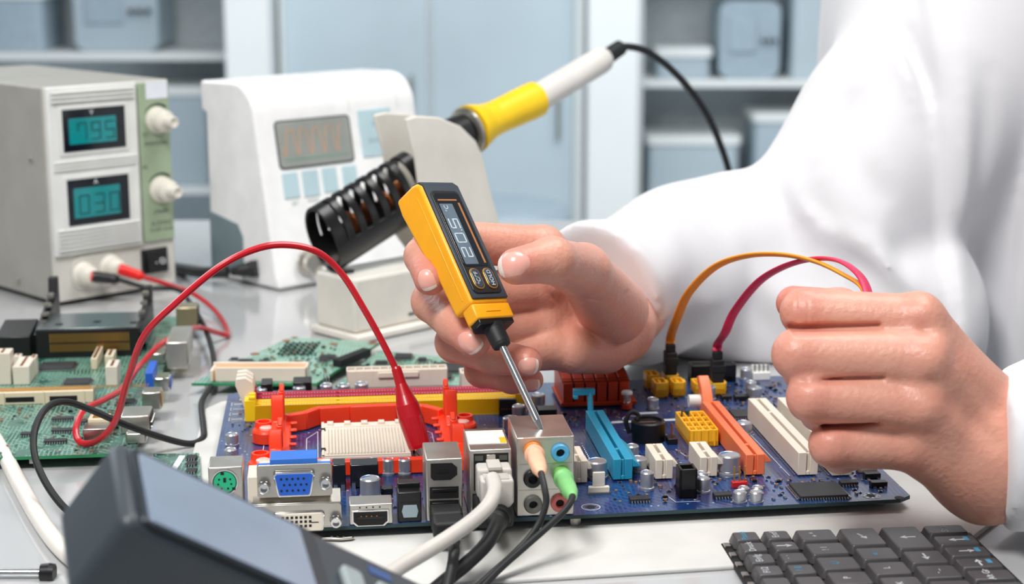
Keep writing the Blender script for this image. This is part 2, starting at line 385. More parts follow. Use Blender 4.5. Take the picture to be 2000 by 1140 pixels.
# ---------------------------------------------------------------- the blue motherboard
mb = thing('motherboard', 'large dark blue motherboard with red bracket, yellow and coloured slots', 'circuit board', MB.o, 6.5)
OUT = [(.3, 0), (13, .3), (30.6, .85), (31.2, 1.3), (31.2, 22.3), (.6, 22.3), (.05, 21.7), (0, .3)]
def hole_board(outline, z0, z1, name, mats, parent):
    g = G().prism(outline, z0, z1, 1); g.m[1] = 0; return g.build(name, mats, parent)
hole_board(OUT, -.17, 0, 'circuit_board', [pcb_blue, pcb_edge], mb)
for u, v in ((.6, .7), (30, 2), (30, 21), (.8, 21), (16, .9), (16, 21)): G().cyl((u, v, -.57), (u, v, -.17), .28, n=10).build('standoff', steel, mb)
def T(px, py, h=0): return MB.top(px, py, h)
def hz(py, v, px=1000, u=None):      # height above the board at depth v of image row py
    return MB.front(px, py, v)[1]
blk = []
def block(u0, u1, v0, v1): blk.append((min(u0, u1), max(u0, u1), min(v0, v1), max(v0, v1)))
def capx(px, ytop, ybase, rpx, mark=None, ang=2.2, name='capacitor'):
    u, v = T(px, ybase-1); r = rpx/3300*(MB.w(u, v).y)/math.cos(PITCH)*.98; v += r
    h = max(.35, MB.front(px, ytop, v)[1]); block(u-r, u+r, v-r, v+r)
    return can(mb, u, v, r, h, mark, ang, name)
for c_ in ((478, 757, 787, 10), (511, 757, 786, 12), (585, 754, 783, 13), (638, 750, 783, 13), (672, 749, 783, 13), (707, 747, 783, 14),
           (453, 846, 874, 13), (1169, 898, 940, 21), (1237, 870, 897, 13), (1250, 893, 926, 17), (1266, 920, 961, 14),
           (1277, 776, 803, 12), (1386, 753, 786, 15), (1373, 921, 955, 12), (1376, 931, 966, 14), (1429, 886, 934, 23), (1469, 744, 776, 11),
           (1477, 755, 781, 15), (1460, 719, 745, 12), (1457, 823, 851, 16), (1531, 809, 832, 12), (724, 932, 981, 21), (999, 812, 849, 16), (1015, 791, 824, 14), (1022, 781, 806, 12), (1053, 769, 799, 14)):
    capx(*c_)
for c_ in ((450, 877, 900, 13), (631, 899, 931, 13), (663, 899, 932, 13), (697, 898, 932, 13), (728, 896, 932, 13), (759, 894, 931, 13), (791, 893, 931, 13),
           (1448, 959, 985, 14), (1480, 958, 985, 14), (1455, 950, 970, 12), (1482, 948, 969, 12)):
    capx(*c_, violet_cap, 2.4, 'solid_capacitor')
# ---- expansion slots
def slot(u0, u1, v0, v1, h, mt, name, key=None, wedge=0, chan=.16, split=None, pins=False):
    """long socket body with a card channel along v, open on top and at the near end"""
    g = G(); c = (u0+u1)/2 if not wedge else u0+(u1-u0)*.5; z0 = .06; block(u0, u1, v0, v1)
    a, b = c-chan/2, c+chan/2
    g.box((u0, v0, z0), (a, v1, h)).box((b, v0, z0), (u1, v1, h)).box((a, v0+.12, z0), (b, v1-.05, z0+.25)).box((a, v1-.15, z0), (b, v1, h))
    g.box((a, v0, z0), (b, v0+.1, z0+.2)).box((a, v0+.1, z0), (b, v0+.16, h*.96))
    if key: g.box((a, key, z0), (b, key+.22, h))
    if wedge: g.prism([(u1, h*.62), (u1+wedge, h*.62), (u1+wedge, h*.7), (u1, h)], v0, v1*.4+v0*.6, 0, 'y')
    for v in (v0+.3, (v0+v1)/2, v1-.3): g.box((u0+.06, v-.12, 0), (u1-.06, v+.12, z0))
    o = g.build(name, mt, mb, .03)
    if pins:
        p = G(); n = int((v1-v0)/.2)
        for i in range(n): p.box((u0-.14, v0+.2+i*.2, 0), (u0-.05, v0+.28+i*.2, .06))
        p.build('contact_pins', solder, o)['kind'] = 'stuff'
    return o
s = slot(18.35, 19.25, 4.75, 12.9, 1.05, blue_s, 'expansion_slot', key=6.3, wedge=.35, pins=True); s['label'] = 'bright blue long card slot'
g = G().tube([(18.62, 12.9, .3), (18.62, 13.1, 1.2), (18.6, 13.25, 1.9)], [.26, .26, .24], 6, flat=.6)
g.box((17.75, 13.05, 1.78), (18.85, 13.4, 2.1)); g.box((17.75, 13.0, 1.6), (17.98, 13.4, 1.8)); g.build('latch', blue_s, s, .04)
s = slot(24.55, 25.45, 4.75, 13.9, 1.05, orange_s, 'expansion_slot', key=6.3, wedge=.3); s['label'] = 'orange long card slot'
g = G().prism([(13.9, 0.2), (14.5, .3), (14.9, 1.2), (15.5, 1.95), (15.1, 2.1), (14.3, 1.6), (13.9, 1.05)], 24.6, 25.15, 0, 'x'); g.build('latch', orange_s, s, .05)
G().cyl((24.0, 14.6, .9), (24.6, 14.6, .9), .32).build('latch_pin', white_pl, s, .05)
for a in ((26.95, 27.9, 4.45), (28.5, 29.45, 4.2)): slot(a[0], a[1], a[2], 13.84, 1.15, ivory, 'expansion_slot', key=11.2, pins=True)
for px0, px1, pxf0, yb, yt, yf in ((1267, 1299, 1280, 866, 898, 938), (1352, 1384, 1367, 862, 893, 933)):
    u0, v0 = T(pxf0, yf); u1 = T(pxf0+38*.78, yf)[0]; h = hz(yt, v0, pxf0); v1 = T(px0, yb, h)[1]
    slot(u0, u1+.12, v0, v1, h, ivory, 'expansion_slot', key=v0+.9, wedge=.28)
u0, v0 = T(1128, 945); slot(u0-.3, u0+.45, v0, v0+2.3, 1.1, ivory, 'expansion_slot', key=v0+.9, wedge=.2)
# ---- memory slots: two yellow, two magenta, with their end towers
def dimm(v0, mt, tower_mt, u0=1.7, u1=15.2, h=.85):
    g = G(); dv = .56; block(u0-.2, u1+.2, v0, v0+dv)
    for a in (0, .19, .42): g.box((u0, v0+a, .04), (u1, v0+a+.12, h - (.07 if a == .19 else 0)))
    g.box((u0, v0, .04), (u1, v0+dv, .5)); g.box((u0, v0, 0.0), (u1, v0+.04, h))
    for k in (4.2, 9.8): g.box((u0+k, v0, .04), (u0+k+.15, v0+dv, h))
    o = g.build('memory_slot', mt, mb, .015)
    p = G(); n = 86
    for i in range(n):
        x = u0+.35+(u1-u0-.7)*i/n
        for a in (.13, .33): p.box((x, v0+a, h-.1), (x+.06, v0+a+.05, h-.045))
    p.build('contacts', silk, o)['kind'] = 'stuff'
    G().box((u0-.52, v0-.02, 0), (u0+.04, v0+dv, 1.15)).box((u0-.3, v0-.02, 1.15), (u0+.04, v0+dv*.45, 1.34)).build('end_tower', mt, o, .04)
    if tower_mt is ivory: G().prism([(u0-.5, .3), (u0-.1, .3), (u0-.02, 1.5), (u0-.1, 1.9), (u0-.45, 2.15), (u0-.95, 2.1), (u0-1.0, 1.75)], v0+.1, v0+dv-.06, 0, 'y').build('ejector_latch', tower_mt, o, .05)
    G().box((u1-.04, v0-.02, 0), (u1+.5, v0+dv, 1.1)).build('end_tower', mt, o, .04)
    return o
for k in range(2):
    dimm(16.35+k*.66, yellow_d, yellow_d if k == 0 else ivory)['label'] = 'yellow memory slot'
for k in range(2): dimm(17.75+k*.7, magenta_d, ivory)['label'] = 'magenta memory slot'
# the yellow ones wear short yellow end hooks only
# ---- processor socket
u0, v0, u1, v1 = 5.08, 8.3, 9.3, 14.0; block(4.2, 13.2, 6.3, 15.6)
g = G().box((u0, v0, .02), (u1, v1, .5)); 
o = g.build('processor_socket', ivory, mb, .04)
p = G()
for i in range(24):
    x = u0+.25+(u1-u0-.5)*i/24
    if i % 1 == 0: p.box((x, v0+.3, .5), (x+.085, v1-1.15, .6))
p.box((u0+.05, v1-.9, .5), (u1-.05, v1-.75, .55))
for k in range(5): p.box((u0+.3+k*.85, v1-.55, .5), (u0+.6+k*.85, v1-.1, .62))
p.box((u0+.02, v0+.02, .5), (u1-.02, v0+.16, .56)); p.box((u0+.02, v0, .5), (u0+.14, v1, .56))
p.build('socket_ribs', ivory, o)
for y in (9.3, 12.6): G().box((u0-.02, y, .3), (u0+.2, y+.3, .57)).build('notch', darkhole, o)
G().tube([(u1+.15, v0, .4), (u1+.15, v1-.5, .4)], .07, 8).build('lever', steel, o)
# ---- red cooler bracket
g = G(); R = redbr
def bar(pts, z0, z1, wd):
    P = [Vector((a, b, 0)) for a, b in pts]; L_, R_ = [], []
    for i, q in enumerate(P):
        t = (P[min(i+1, len(P)-1)]-P[max(i-1, 0)]).normalized(); n = Vector((-t.y, t.x, 0))*wd/2; L_.append(q+n); R_.append(q-n)
    for i in range(len(P)-1):
        q = [L_[i], L_[i+1], R_[i+1], R_[i]]; g.prism([(x.x, x.y) for x in q][::-1], z0, z1)
uL, uR, vF, vB = 3.35, 11.15, 7.0, 15.4
bar([(uL, 14.2), (uL+.9, 14.6), (uL+1.6, vB), (uL+3.2, vB+.15), (uR-2.2, vB+.15), (uR-.8, vB-.2), (uR, 14.3)], .05, .95, .42)
bar([(uL, 8.0), (uL+1.2, vF+.5), (uL+2.2, vF), (uR-.6, vF), (uR+.2, 7.8)], .05, .75, .45)
bar([(uL, 7.6), (uL, 14.6)], .05, .62, .5)
bar([(uR, 7.4), (uR, 14.6)], .05, .62, .5)
for k in range(5): g.box((uL+.2, 8.6+k*1.2, .62), (uL+.55, 8.9+k*1.2, .74)); g.box((uR-.55, 8.6+k*1.2, .62), (uR-.2, 8.9+k*1.2, .74))
ro = g.build('cooler_bracket', R, mb, .05)
def towers(u, sx, name='bracket_tower'):
    for v, up in ((8.4, 1.9), (13.0, 2.3)):
        g = G()
        g.prism([(v-1.0, 0.05), (v+1.3, 0.05), (v+1.2, .9), (v+.55, 1.25), (v+.35, up-.15), (v+.1, up), (v-.1, up-.3), (v-.25, 1.0), (v-.8, .75)], min(u, u+sx*.6), max(u, u+sx*.6), 0, 'x')
        g.box((min(u-sx*.05, u+sx*.25), v+.25, .9), (max(u-sx*.05, u+sx*.25), v+.85, up+.1))
        g.prism([(v+.25, up+.1), (v+.85, up+.1), (v+.6, up+.45)], min(u-sx*.05, u+sx*.2), max(u-sx*.05, u+sx*.2), 0, 'x')
        g.build(name, R, ro, .06)
        g = G(); g.lathe([(.5, 0), (.5, .3), (.42, .85), (.3, .85), (.3, .3)], (u+sx*1.0, v-.3 if v < 10 else v+.3, 0.05), n=18, caps=False)
        g.lathe([(.72, 0), (.72, .5), (.66, .6), (.4, .6)], (u+sx*.85, v-.9 if v < 10 else v-.2, 0.05), n=22, caps=True)
        g.build('fastener_boss', R, ro)
        G().lathe([(.34, 0), (.34, .1), (.2, .16), (0, .16)], (u+sx*.85, v-.9 if v < 10 else v-.2, .64), n=16, caps=False).build('push_pin', mat('translucent_pin', (244, 190, 180), .4), ro)
towers(uL-.1, -1); towers(uR+.1, 1)
for u in (uL-1, uR+1): block(u-.9, u+.9, 7, 14.5)
# ---- power socket at the back, headers
def header(u0, u1, v0, v1, h, mt, name='header', bevel=.04, cells=None, pins=None, wall=.09, label=None):
    block(u0, u1, v0, v1); g = G()
    if cells:
        nu, nv = cells; g.box((u0, v0, 0), (u1, v1, h*.35))
        for i in range(nu+1):
            x = u0 + (u1-u0-wall)*i/nu; g.box((x, v0, 0), (x+wall, v1, h))
        for j in range(nv+1):
            y = v0 + (v1-v0-wall)*j/nv; g.box((u0, y, 0), (u1, y+wall, h - (0 if j in (0, nv) else .06)))
    else: g.box((u0, v0, 0), (u1, v1, h))
    o = g.build(name, mt, mb, bevel, label=label)
    if pins:
        nu, nv, top, pm = pins; q = G()
        for i in range(nu):
            for j in range(nv):
                x = u0 + (u1-u0)*(i+.5)/nu; y = v0+(v1-v0)*(j+.5)/nv; q.box((x-.03, y-.03, h*.3), (x+.03, y+.03, top))
        q.build('pins', pm, o)
    return o
header(29.9, 30.8, 4.6, 5.1, .5, ivory, 'header', cells=(3, 1), pins=(3, 1, .45, solder))
ua, va = T(677, 759); ub = T(871, 753)[0]
o = header(ua, ub, 20.9, 21.9, 1.35, ivory, 'power_socket', cells=(12, 2)); G().box((ua+1.7, 20.78, .95), (ua+3.9, 20.9, 1.25)).build('lock_tab', ivory, o, .03)
header(ub+.7, ub+1.9, 20.8, 21.9, 1.1, ivory, 'power_socket', cells=(2, 2))
header(3.6, 4.6, 20.6, 21.8, .9, black, 'choke', .06)
header(1.9, 2.5, 20.3, 21.5, .95, black, 'choke', .06)
header(5.2, 5.6, 21.0, 21.6, .6, white_pl, 'header', pins=(3, 1, 1.1, solder))
u0, v0 = T(1350, 748); header(u0, 28.2, v0, v0+.95, 1.0, black, 'pin_header', cells=(1, 1), wall=.12, pins=(20, 2, 1.06, solder), label='long black pin header')
u0, v0 = T(1471, 743); o = header(u0, u0+1.0, v0, v0+.5, .45, white_pl, 'fan_header', pins=(4, 1, .95, steel)); G().box((u0, v0+.38, .4), (u0+1.0, v0+.5, .8)).build('back_plate', white_pl, o)
# data ports (yellow) in two banks
def dport(px, ytop, ybase, wpx, px1=None, dy=1.15, label=None):
    u, v = T(px, ybase); sc_ = 3300/(MB.w(u, v).y/math.cos(PITCH)); h = hz(ytop, v, px); w_ = wpx/sc_; block(u, u+w_, v, v+dy)
    g = G().box((u, v, .12), (u+.1, v+dy, h)).box((u+w_-.1, v, .12), (u+w_, v+dy, h)).box((u, v, .12), (u+w_, v+.12, h)).box((u, v+dy-.12, .12), (u+w_, v+dy, h)).box((u, v, .12), (u+w_, v+dy, h*.6))
    g.box((u+.12, v+.2, 0), (u+w_-.12, v+dy-.2, .14)).box((u+w_*.5-.07, v+.25, h*.5), (u+w_*.5+.07, v+dy-.25, h-.05)).prism([(u+w_, v+.25), (u+w_+.1, v+.32), (u+w_+.1, v+.8), (u+w_, v+.9)], .12, h-.02)
    g.build('data_port', yellow_c, mb, .025); return u+w_/2, v+dy/2, h
d1 = dport(1279, 748, 779, 26); d2 = dport(1263, 733, 762, 26)
d3 = dport(1314, 747, 777, 25); d4 = dport(1300, 734, 761, 25)
d5 = dport(1357, 749, 774, 25); d6 = dport(1390, 749, 774, 29)
# yellow power block of four rows
u0, v0 = T(1346, 873); u1 = T(1405, 873)[0]; h = hz(840, v0, 1346); v1 = T(1318, 803, h)[1]
header(u0, u1, v0, v1, h, yellow_c, 'power_block', cells=(4, 4), pins=(4, 4, h*.92, solder), label='yellow eight by two pin power block') ['label'] = 'bright yellow open-topped power block with four rows of cells'
for k in range(4):
    G().box((u0+.12+k*(u1-u0)/4, v0-.05, .05), (u0+.2+k*(u1-u0)/4, v0+.01, h-.02)).build('rib', yellow_c, mb)
G().box(((u0+u1)/2-.45, v1-.15, h*.5), ((u0+u1)/2-.02, v1+.04, h+.04)).build('notch_label', pcb_edge, mb)
# black socket, red jumper header
u0, v0 = T(1327, 974); header(u0, u0+.8, v0, v0+.9, 1.35, black, 'fan_socket', cells=(1, 1), wall=.14)
u0, v0 = T(1430, 954); header(u0, u0+.72, v0, v0+.3, .3, mat('red_header', (190, 30, 34), .4), 'jumper_header', pins=(3, 1, 1.0, gold), label='red three pin jumper header')
# white small socket before the left can
u0, v0 = T(1150, 966); o = header(u0, u0+.95, v0, v0+.25, .35, beige, 'small_socket'); G().box((u0+.2, v0+.1, .35), (u0+.75, v0+.25, 1.0)).build('tab', beige, o, .03); G().box((u0-.05, v0-.12, 0), (u0+1.0, v0, .12)).build('skirt', steel, o)
# ---- red finned heatsink with push pin
hsm = mat('copper_red_anodised', (192, 64, 30), .4, .4, noise=.1, nscale=60)
u0, v0 = T(1099, 797); u1 = T(1233, 797)[0]; hh = hz(749, v0, 1099); D = 3.5; block(u0-.4, u1+.5, v0-.2, v0+D)
o = G().box((u0-.1, v0-.1, .1), (u1+.35, v0+D, .32)).build('heatsink', hsm, mb, .03, label='copper red finned heatsink')
nf = 6; wf = (u1-u0)/nf
for k in range(nf):
    a = u0+k*wf; prof = [(v0, .32), (v0+D, .32), (v0+D, hh+.1), (v0+D*.75, hh+.3), (v0+D*.5, hh+.32), (v0+D*.2, hh+.2), (v0, hh-.02)]
    G().prism(prof, a+.03, a+wf-.06, 0, 'x').build('fin', hsm, o, .02)
for k in range(12):
    y = v0+.15+k*.28; z = hh + .02 + .3*math.sin(min(1, (y-v0)/D*1.3)*PI*.6)
    G().box((u0, y, z-.12), (u1, y+.03, z+.03)).build('fin_groove', mat('groove', (120, 38, 20), .5, .4) if k == 0 else bpy.data.materials['groove'], o)
pu, pv = T(1224, 800); 
o2 = G().cyl((pu, pv, .1), (pu, pv, .35), .3).build('push_pin', mat('red_pin_seat', (220, 70, 40), .3, .4), o)
G().lathe([(.1, 0), (.1, .5), (.28, .5), (.3, .58), (.26, .68), (0, .7)], (pu, pv, .35), n=18).build('push_pin', white_pl, o)
hel = [(pu+.19*math.cos(t), pv+.19*math.sin(t), .35+.5*t/(8*PI)) for t in [i*PI/6 for i in range(49)]]
G().tube(hel, .025, 6).build('spring', steel, o)
# ---- black coin cell holder with loop
u0, v0 = T(1272, 868); r = .85; v0 += r; block(u0-1, u0+1, v0-1, v0+1)
o = G().lathe([(r, 0), (r, .95), (r-.08, 1.02), (r*.8, 1.02), (r*.78, .9), (0, .9)], (u0, v0, 0), n=28, caps=False).build('coil_choke', black, mb, label='round black coil')
G().tube(sm([(u0-.9, v0+.2, .3), (u0-1.05, v0+.3, .9), (u0-.8, v0+.35, 1.35), (u0-.45, v0+.35, 1.2), (u0-.5, v0+.3, .95)], 6), .11, 8).build('loop', rubber, o)
G().box((u0-.5, v0-.25, .9), (u0+.35, v0-.1, .97)).build('clip', steel, o); G().tube([(u0+1.05, v0-.7, 0), (u0+1.05, v0-.7, 1.0)], .05, 6).build('pin', copper, o)
G().box((u0+.8, v0-1, 0), (u0+1.3, v0-.3, .3)).build('foot', black, o, .03)
# ---- chips
for px, py, w_, d_, two in ((1598, 962, 2.2, 1.9, 0), (1660, 944, .8, .45, 1), (1251, 976, .9, .5, 1), (1413, 968, .8, .45, 1), (1452, 812, 1.3, 1.3, 0)):
    u, v = T(px, py+(d_*6 if d_ > 1 else 6)); v += d_/2; u, v = (u, v) if d_ < 1 else (T(px, py)[0], T(px, py)[1]); block(u-w_/2-.2, u+w_/2+.2, v-d_/2-.2, v+d_/2+.2)
    qfp(mb, u, v, w_, d_, .2, two=bool(two))
for px, py, w_, d_ in ((1705, 936, .75, .4), (1718, 953, .75, .4), (1420, 783, .55, .5), (1450, 783, .8, .5), (1475, 799, .35, .3), (1070, 828, .95, .9), (992, 812, .9, .3)):
    u, v = T(px, py); block(u-w_/2, u+w_/2, v, v+d_); h = .75 if px == 1070 else (.9 if px == 992 else .28)
    o = G().box((u-w_/2, v, 0), (u+w_/2, v+d_, h)).build('power_transistor' if h < .5 else 'choke', black, mb, .03)
    if h < .5: G().box((u-w_/2+.06, v-.1, 0), (u-w_/2+.2, v, .1)).box((u+w_/2-.2, v-.1, 0), (u+w_/2-.06, v, .1)).build('lead', solder, o)
# chokes behind the rear ports
for px0, px1, yt, yb, d_ in ((650, 676, 902, 958, 1.0), (685, 740, 902, 954, 1.0), (744, 768, 948, 968, .5), (776, 806, 930, 946, .6)):
    u0, v0 = T(px0, yb); u1 = T(px1, yb)[0]; h = hz(yt+6, v0, px0); block(u0, u1, v0, v0+d_)
    o = G().box((u0, v0, .05), (u1, v0+d_, h)).build('choke', mat('ferrite', (24, 26, 32), .25) if px0 == 650 else bpy.data.materials['ferrite'], mb, .05)
    if h > .5: G().box((u0+.05, v0-.12, 0), (u0+.22, v0, .3)).box((u1-.22, v0-.12, 0), (u1-.05, v0, .3)).build('lead', solder, o)
# copper pins of the black block beside the memory end
u0, v0 = T(975, 812); u1 = T(1008, 812)[0]
q = G()
for k in range(6): q.box((u0+.1+k*.13, v0-.08, .35), (u0+.16+k*.13, v0, .42))
q.build('contact_pins', copper, mb)
# silkscreen figures, mounting rings
def ring(u, v, r, n=8):
    G().lathe([(r, 0), (r, .012), (r*.93, .012), (r*.93, 0)], (u, v, 0), n=28, caps=False).build('silkscreen_ring', silk, mb)
    G().lathe([(0, .013), (r*.45, .013)], (u, v, 0), n=20, caps=False).build('mounting_hole', darkhole, mb)
    for k in range(n):
        a = 2*PI*k/n; G().lathe([(0, .016), (r*.16, .016), (r*.16, 0)], (u+r*.7*math.cos(a), v+r*.7*math.sin(a), 0), n=8, caps=False).build('solder_pad', solder, mb)
for px, py, r in ((1154, 990, .42), (1701, 968, .42)): ring(*T(px, py), r)
u, v = T(1757, 972); G().lathe([(0, .014), (.22, .014)], (u, v, 0), n=20, caps=False).build('mounting_hole', darkhole, mb)
u, v = T(1236, 818); G().lathe([(.55, 0), (.55, .012), (.5, .012)], (u, v, 0), n=30, caps=False).build('silkscreen_ring', silk, mb)
def line(pts, wd=.035, mt=None, name='silkscreen_line'):
    g2 = G()
    for a, b in zip(pts, pts[1:]):
        a, b = Vector((*a, 0)), Vector((*b, 0)); t = (b-a).normalized(); n = Vector((-t.y, t.x, 0))*wd/2
        g2.add([a+n+Vector((0, 0, .014)), b+n+Vector((0, 0, .014)), b-n+Vector((0, 0, .014)), a-n+Vector((0, 0, .014))], [(3, 2, 1, 0)])
    g2.build(name, mt or silk, mb, smooth=0)
for k in range(4):
    y = 16.6+k*.95; line([(.35, y), (1.15, y), (1.15, y+.6), (.35, y+.6), (.35, y)]); line([(.45, y+.3), (1.05, y+.3)], .12)
line([(2.15, 6.5), (2.35, 15.9)]); line([(4.35, 9.5), (4.35, 13.0), (4.9, 14.2), (4.9, 8.3)]); line([(9.9, 8.3), (10.6, 9.2), (10.6, 13.3), (9.9, 14.3), (9.9, 8.3)])
line([(17.0, 10.8), (17.9, 5.2)]); line([(16.6, 11.0), (17.6, 11.0)]); line([(22.2, 9.2), (22.9, 6.4), (24.1, 6.4)]); line([(20.3, 12.8), (21.1, 11.0)])
line([(19.0, 14.1), (24.4, 14.3)], .35); line([(21.6, 15.6), (22.6, 15.65)], .35); line([(26.4, 12.6), (26.6, 4.6)], .03)
u0, v0 = T(1325, 978); line([(u0-.4, v0+.9), (u0-.15, v0-.15), (u0+.95, v0-.15)])
# heatpipe pins beside the blue slot
q = G()
for k in range(16): q.lathe([(.055, 0), (.05, .1), (0, .13)], (17.75, 5.9+k*.27, 0), n=6)
for k in range(12): q.lathe([(.055, 0), (.05, .1), (0, .13)], (17.45, 6.6+k*.27, 0), n=6)
o = q.build('solder_pins', solder, mb); o['kind'] = 'stuff'
# the row of rear sockets: metal blocks facing the camera
def FR(px, py, v=.45): return MB.front(px, py, v)
def shell(name, px0, px1, ytop, ybot, v, depth, mt=None, parent=None, wall=.05):
    u0, z1 = FR(px0, ytop, v); u1, _ = FR(px1, ytop, v); z0 = max(0, FR((px0+px1)/2, ybot, v)[1])
    block(u0, u1, v-.1, v+depth)
    o = G().box((u0, v, z0), (u1, v+depth, z1)).build(name, mt or tin, mb, .05); return o, u0, u1, z0, z1
jetb = mat('jack_blue', (84, 168, 214), .35); jetp = mat('jack_pink', (214, 110, 106), .4); jetg = mat('jack_grey', (92, 92, 88), .4); jeto = mat('jack_orange', (226, 130, 50), .4)
jetgr = mat('jack_green', (110, 180, 90), .4); psg = mat('socket_green', (26, 176, 126), .4); vgab = mat('socket_blue', (26, 92, 196), .4)
YD = Matrix.Identity(4)
def disc(g, u, z, r, v, th, n=24, r2=None, m=0):
    g.lathe([(r, 0), (r, th), (r2 if r2 is not None else 0, th)], (u, v, z), (0, -1, 0), n, m, caps=False); return g
# ---- audio block
o, u0, u1, z0, z1 = shell('audio_socket_block', 1009, 1122, 855, 1007, .45, 3.4)
G().box((u0+.3, .4, z1-.07), (u1-.15, .46, z1+.005)).build('fold', tin, o, .01)
for z in (z0+.33*(z1-z0), z0+.66*(z1-z0)): G().box((u0+.1, .43, z), (u1-.1, .45, z+.03)).build('seam', steel, o)
jk = {}
for px, py, mt, nm in ((1041, 879, jeto, 'a'), (1094, 883, jetb, 'b'), (1040, 934, black, 'c'), (1097, 927, jetgr, 'd'), (1041, 984, jetg, 'e'), (1093, 981, jetp, 'f')):
    u, z = FR(px, py); g = G(); g.lathe([(.4, 0), (.4, .12), (.35, .2), (.2, .2), (.17, .1), (.17, 0)], (u, .45, z), (0, -1, 0), 28, caps=False)
    q = g.build('jack_ring', mt, o); disc(G(), u, z, .18, .45, .02).build('jack_hole', darkhole, q); jk[nm] = (u, z)
# ---- network socket over two ports
o, u0, u1, z0, z1 = shell('network_socket_block', 917, 999, 879, 1009, .45, 3.2)
n0, za = FR(925, 886); n1, zb = FR(993, 955)
G().box((n0, .43, zb), (n1, .46, za)).build('port_opening', darkhole, o)
G().box((n0+.55, .40, za-.35), (n1-.55, .45, za-.05)).build('spring_tab', steel, o, .02)
for a in (n0+.05, n1-.4): G().box((a, .40, za-.3), (a+.35, .44, za-.08)).build('indicator', mat('led_window', (70, 74, 66), .3), o)
for a in (.1,): G().box((u0+.12, .44, .35), (u1-.12, .46, zb-.15)).build('port_opening', darkhole, o)
ta, tb = MB.top(911, 858, z1), MB.top(990, 843, z1)
G().box((u0+.05, 1.3, z1), (u1-.1, 3.2, z1+.03)).build('white_label', mat('paper_label', (236, 234, 226), .6), o, label='white paper label on the metal top')
G().box((u1-.38, 1.3, z1+.03), (u1-.1, 2.1, z1+.036)).build('yellow_mark', yellow_c, o)
# ---- serial bus block
o, u0, u1, z0, z1 = shell('serial_socket_block', 832, 903, 897, 1019, .3, 2.5)
a, b = FR(841, 905, .3); c, d = FR(893, 936, .3)
G().prism([(a, d+.12), (a+.12, d), (c-.28, d), (c, d+.22), (c, b-.2), (c-.22, b), (a, b)], .27, .3, 0, 'y').build('port_opening', darkhole, o)
G().box((a+.25, .25, (b+d)/2-.05), (c-.35, .3, (b+d)/2+.08)).build('tongue', black, o)
for ya, yb in ((951, 972), (978, 1003)):
    a, b = FR(839, ya, .3); c, d = FR(896, yb, .3)
    G().box((a, .28, d), (c, .3, b)).build('port_opening', darkhole, o); G().box((a+.1, .24, b-.22), (c-.1, .3, b-.08)).build('tongue', black, o, .02)
    G().box((a-.04, .26, d-.06), (c+.04, .3, d)).build('rim', tin, o)
G().prism([(u0+.7, z1), (u0+.8, z1)], .9, 1.2, 0) if False else None
# ---- optical
o, u0, u1, z0, z1 = shell('optical_socket', 777, 823, 962, 1021, .3, 1.3, black)
G().box((u0+.02, .9, z1-.1), (u1-.02, 1.5, z1+.22)).build('rear_hump', black, o, .04)
a, b = FR(788, 986, .3); c, d = FR(814, 1009, .3); 
G().prism([(a, d), (c, d), (c+.07, (b+d)/2), (c, b), (a, b), (a-.07, (b+d)/2)], .24, .3, 0, 'y').build('shutter', mat('frosted_shutter', (150, 168, 176), .4), o, .01)
G().prism([(a-.15, d-.13), (c+.15, d-.13), (c+.2, (b+d)/2), (c+.15, b+.12), (a-.15, b+.12), (a-.2, (b+d)/2)], .28, .3, 0, 'y').build('rim', blackm, o)
# ---- hdmi
o, u0, u1, z0, z1 = shell('display_port_socket', 682, 767, 986, 1025, .2, 1.2)
a, b = FR(690, 999, .2); c, d = FR(757, 1023, .2)
sh = [(a, d+.18), (a+.2, d), (c-.2, d), (c, d+.18), (c, b), (a, b)]
G().prism([(x + (.06 if x > (a+c)/2 else -.06), z + (.06 if z > (b+d)/2 else -.04)) for x, z in sh], .12, .2, 0, 'y').build('rim', chrome, o, .01)
G().prism(sh, .11, .2, 0, 'y').build('port_opening', darkhole, o)
G().box((a+.2, .09, (b+d)/2-.02), (c-.2, .2, (b+d)/2+.1)).build('tongue', blackm, o)
q = G()
for k in range(4): q.box((a+.3+k*.22, .07, (b+d)/2+.1), (a+.36+k*.22, .2, (b+d)/2+.14))
q.build('contact_pins', copper, o)
for k in range(4): G().box((a+.25+k*.28, .18, b+.14), (a+.31+k*.28, .2, b+.2)).build('slot_mark', darkhole, o)
# ---- blue video socket stacked on the white one
def dsub(px0, px1, ytop, ybot, v, name):
    u0, z1 = FR(px0, ytop, v); u1, _ = FR(px1, ytop, v); z0 = FR((px0+px1)/2, ybot, v)[1]
    return G().prism(rrect(u0, u1, z0, z1, .12), v, v+.1, 0, 'y').build(name, steel, mb, .02), u0, u1, z0, z1
body = G(); u0, z1 = FR(486, 963, .55); u1, _ = FR(664, 962, .55); z0 = max(.05, FR(600, 1030, .2)[1])
V = .0
o, fu0, fu1, fz0, fz1 = dsub(501, 648, 909, 970, V, 'video_socket')
G().box((fu0+.55, V+.1, fz1-.25), (fu1-.6, V+1.3, fz1+.22)).box((fu0+.02, V+.1, fz1-.3), (fu1-.02, V+.28, fz1+.02)).build('insulator', mat('blue_insulator', (44, 112, 206), .45), o, .03, label='bright blue insulator')
G().box((fu0+.05, V+.1, fz0), (fu1-.05, V+1.6, fz1-.3)).build('housing', ivory, o, .03)
def dshape(px0, px1, yt, yb, v, sk=.16):
    a, b = FR(px0, yt, v); c, d = FR(px1, yb, v); r = .1
    return [(a+sk+r*.5, d), (c-sk-r*.5, d), (c-sk, d+r*.6), (c, b-r), (c-r, b), (a+r, b), (a, b-r), (a+sk, d+r*.6)], a, b, c, d
sh, a, b, c, d = dshape(536, 613, 922, 963, V)
cx, cz = (a+c)/2, (b+d)/2
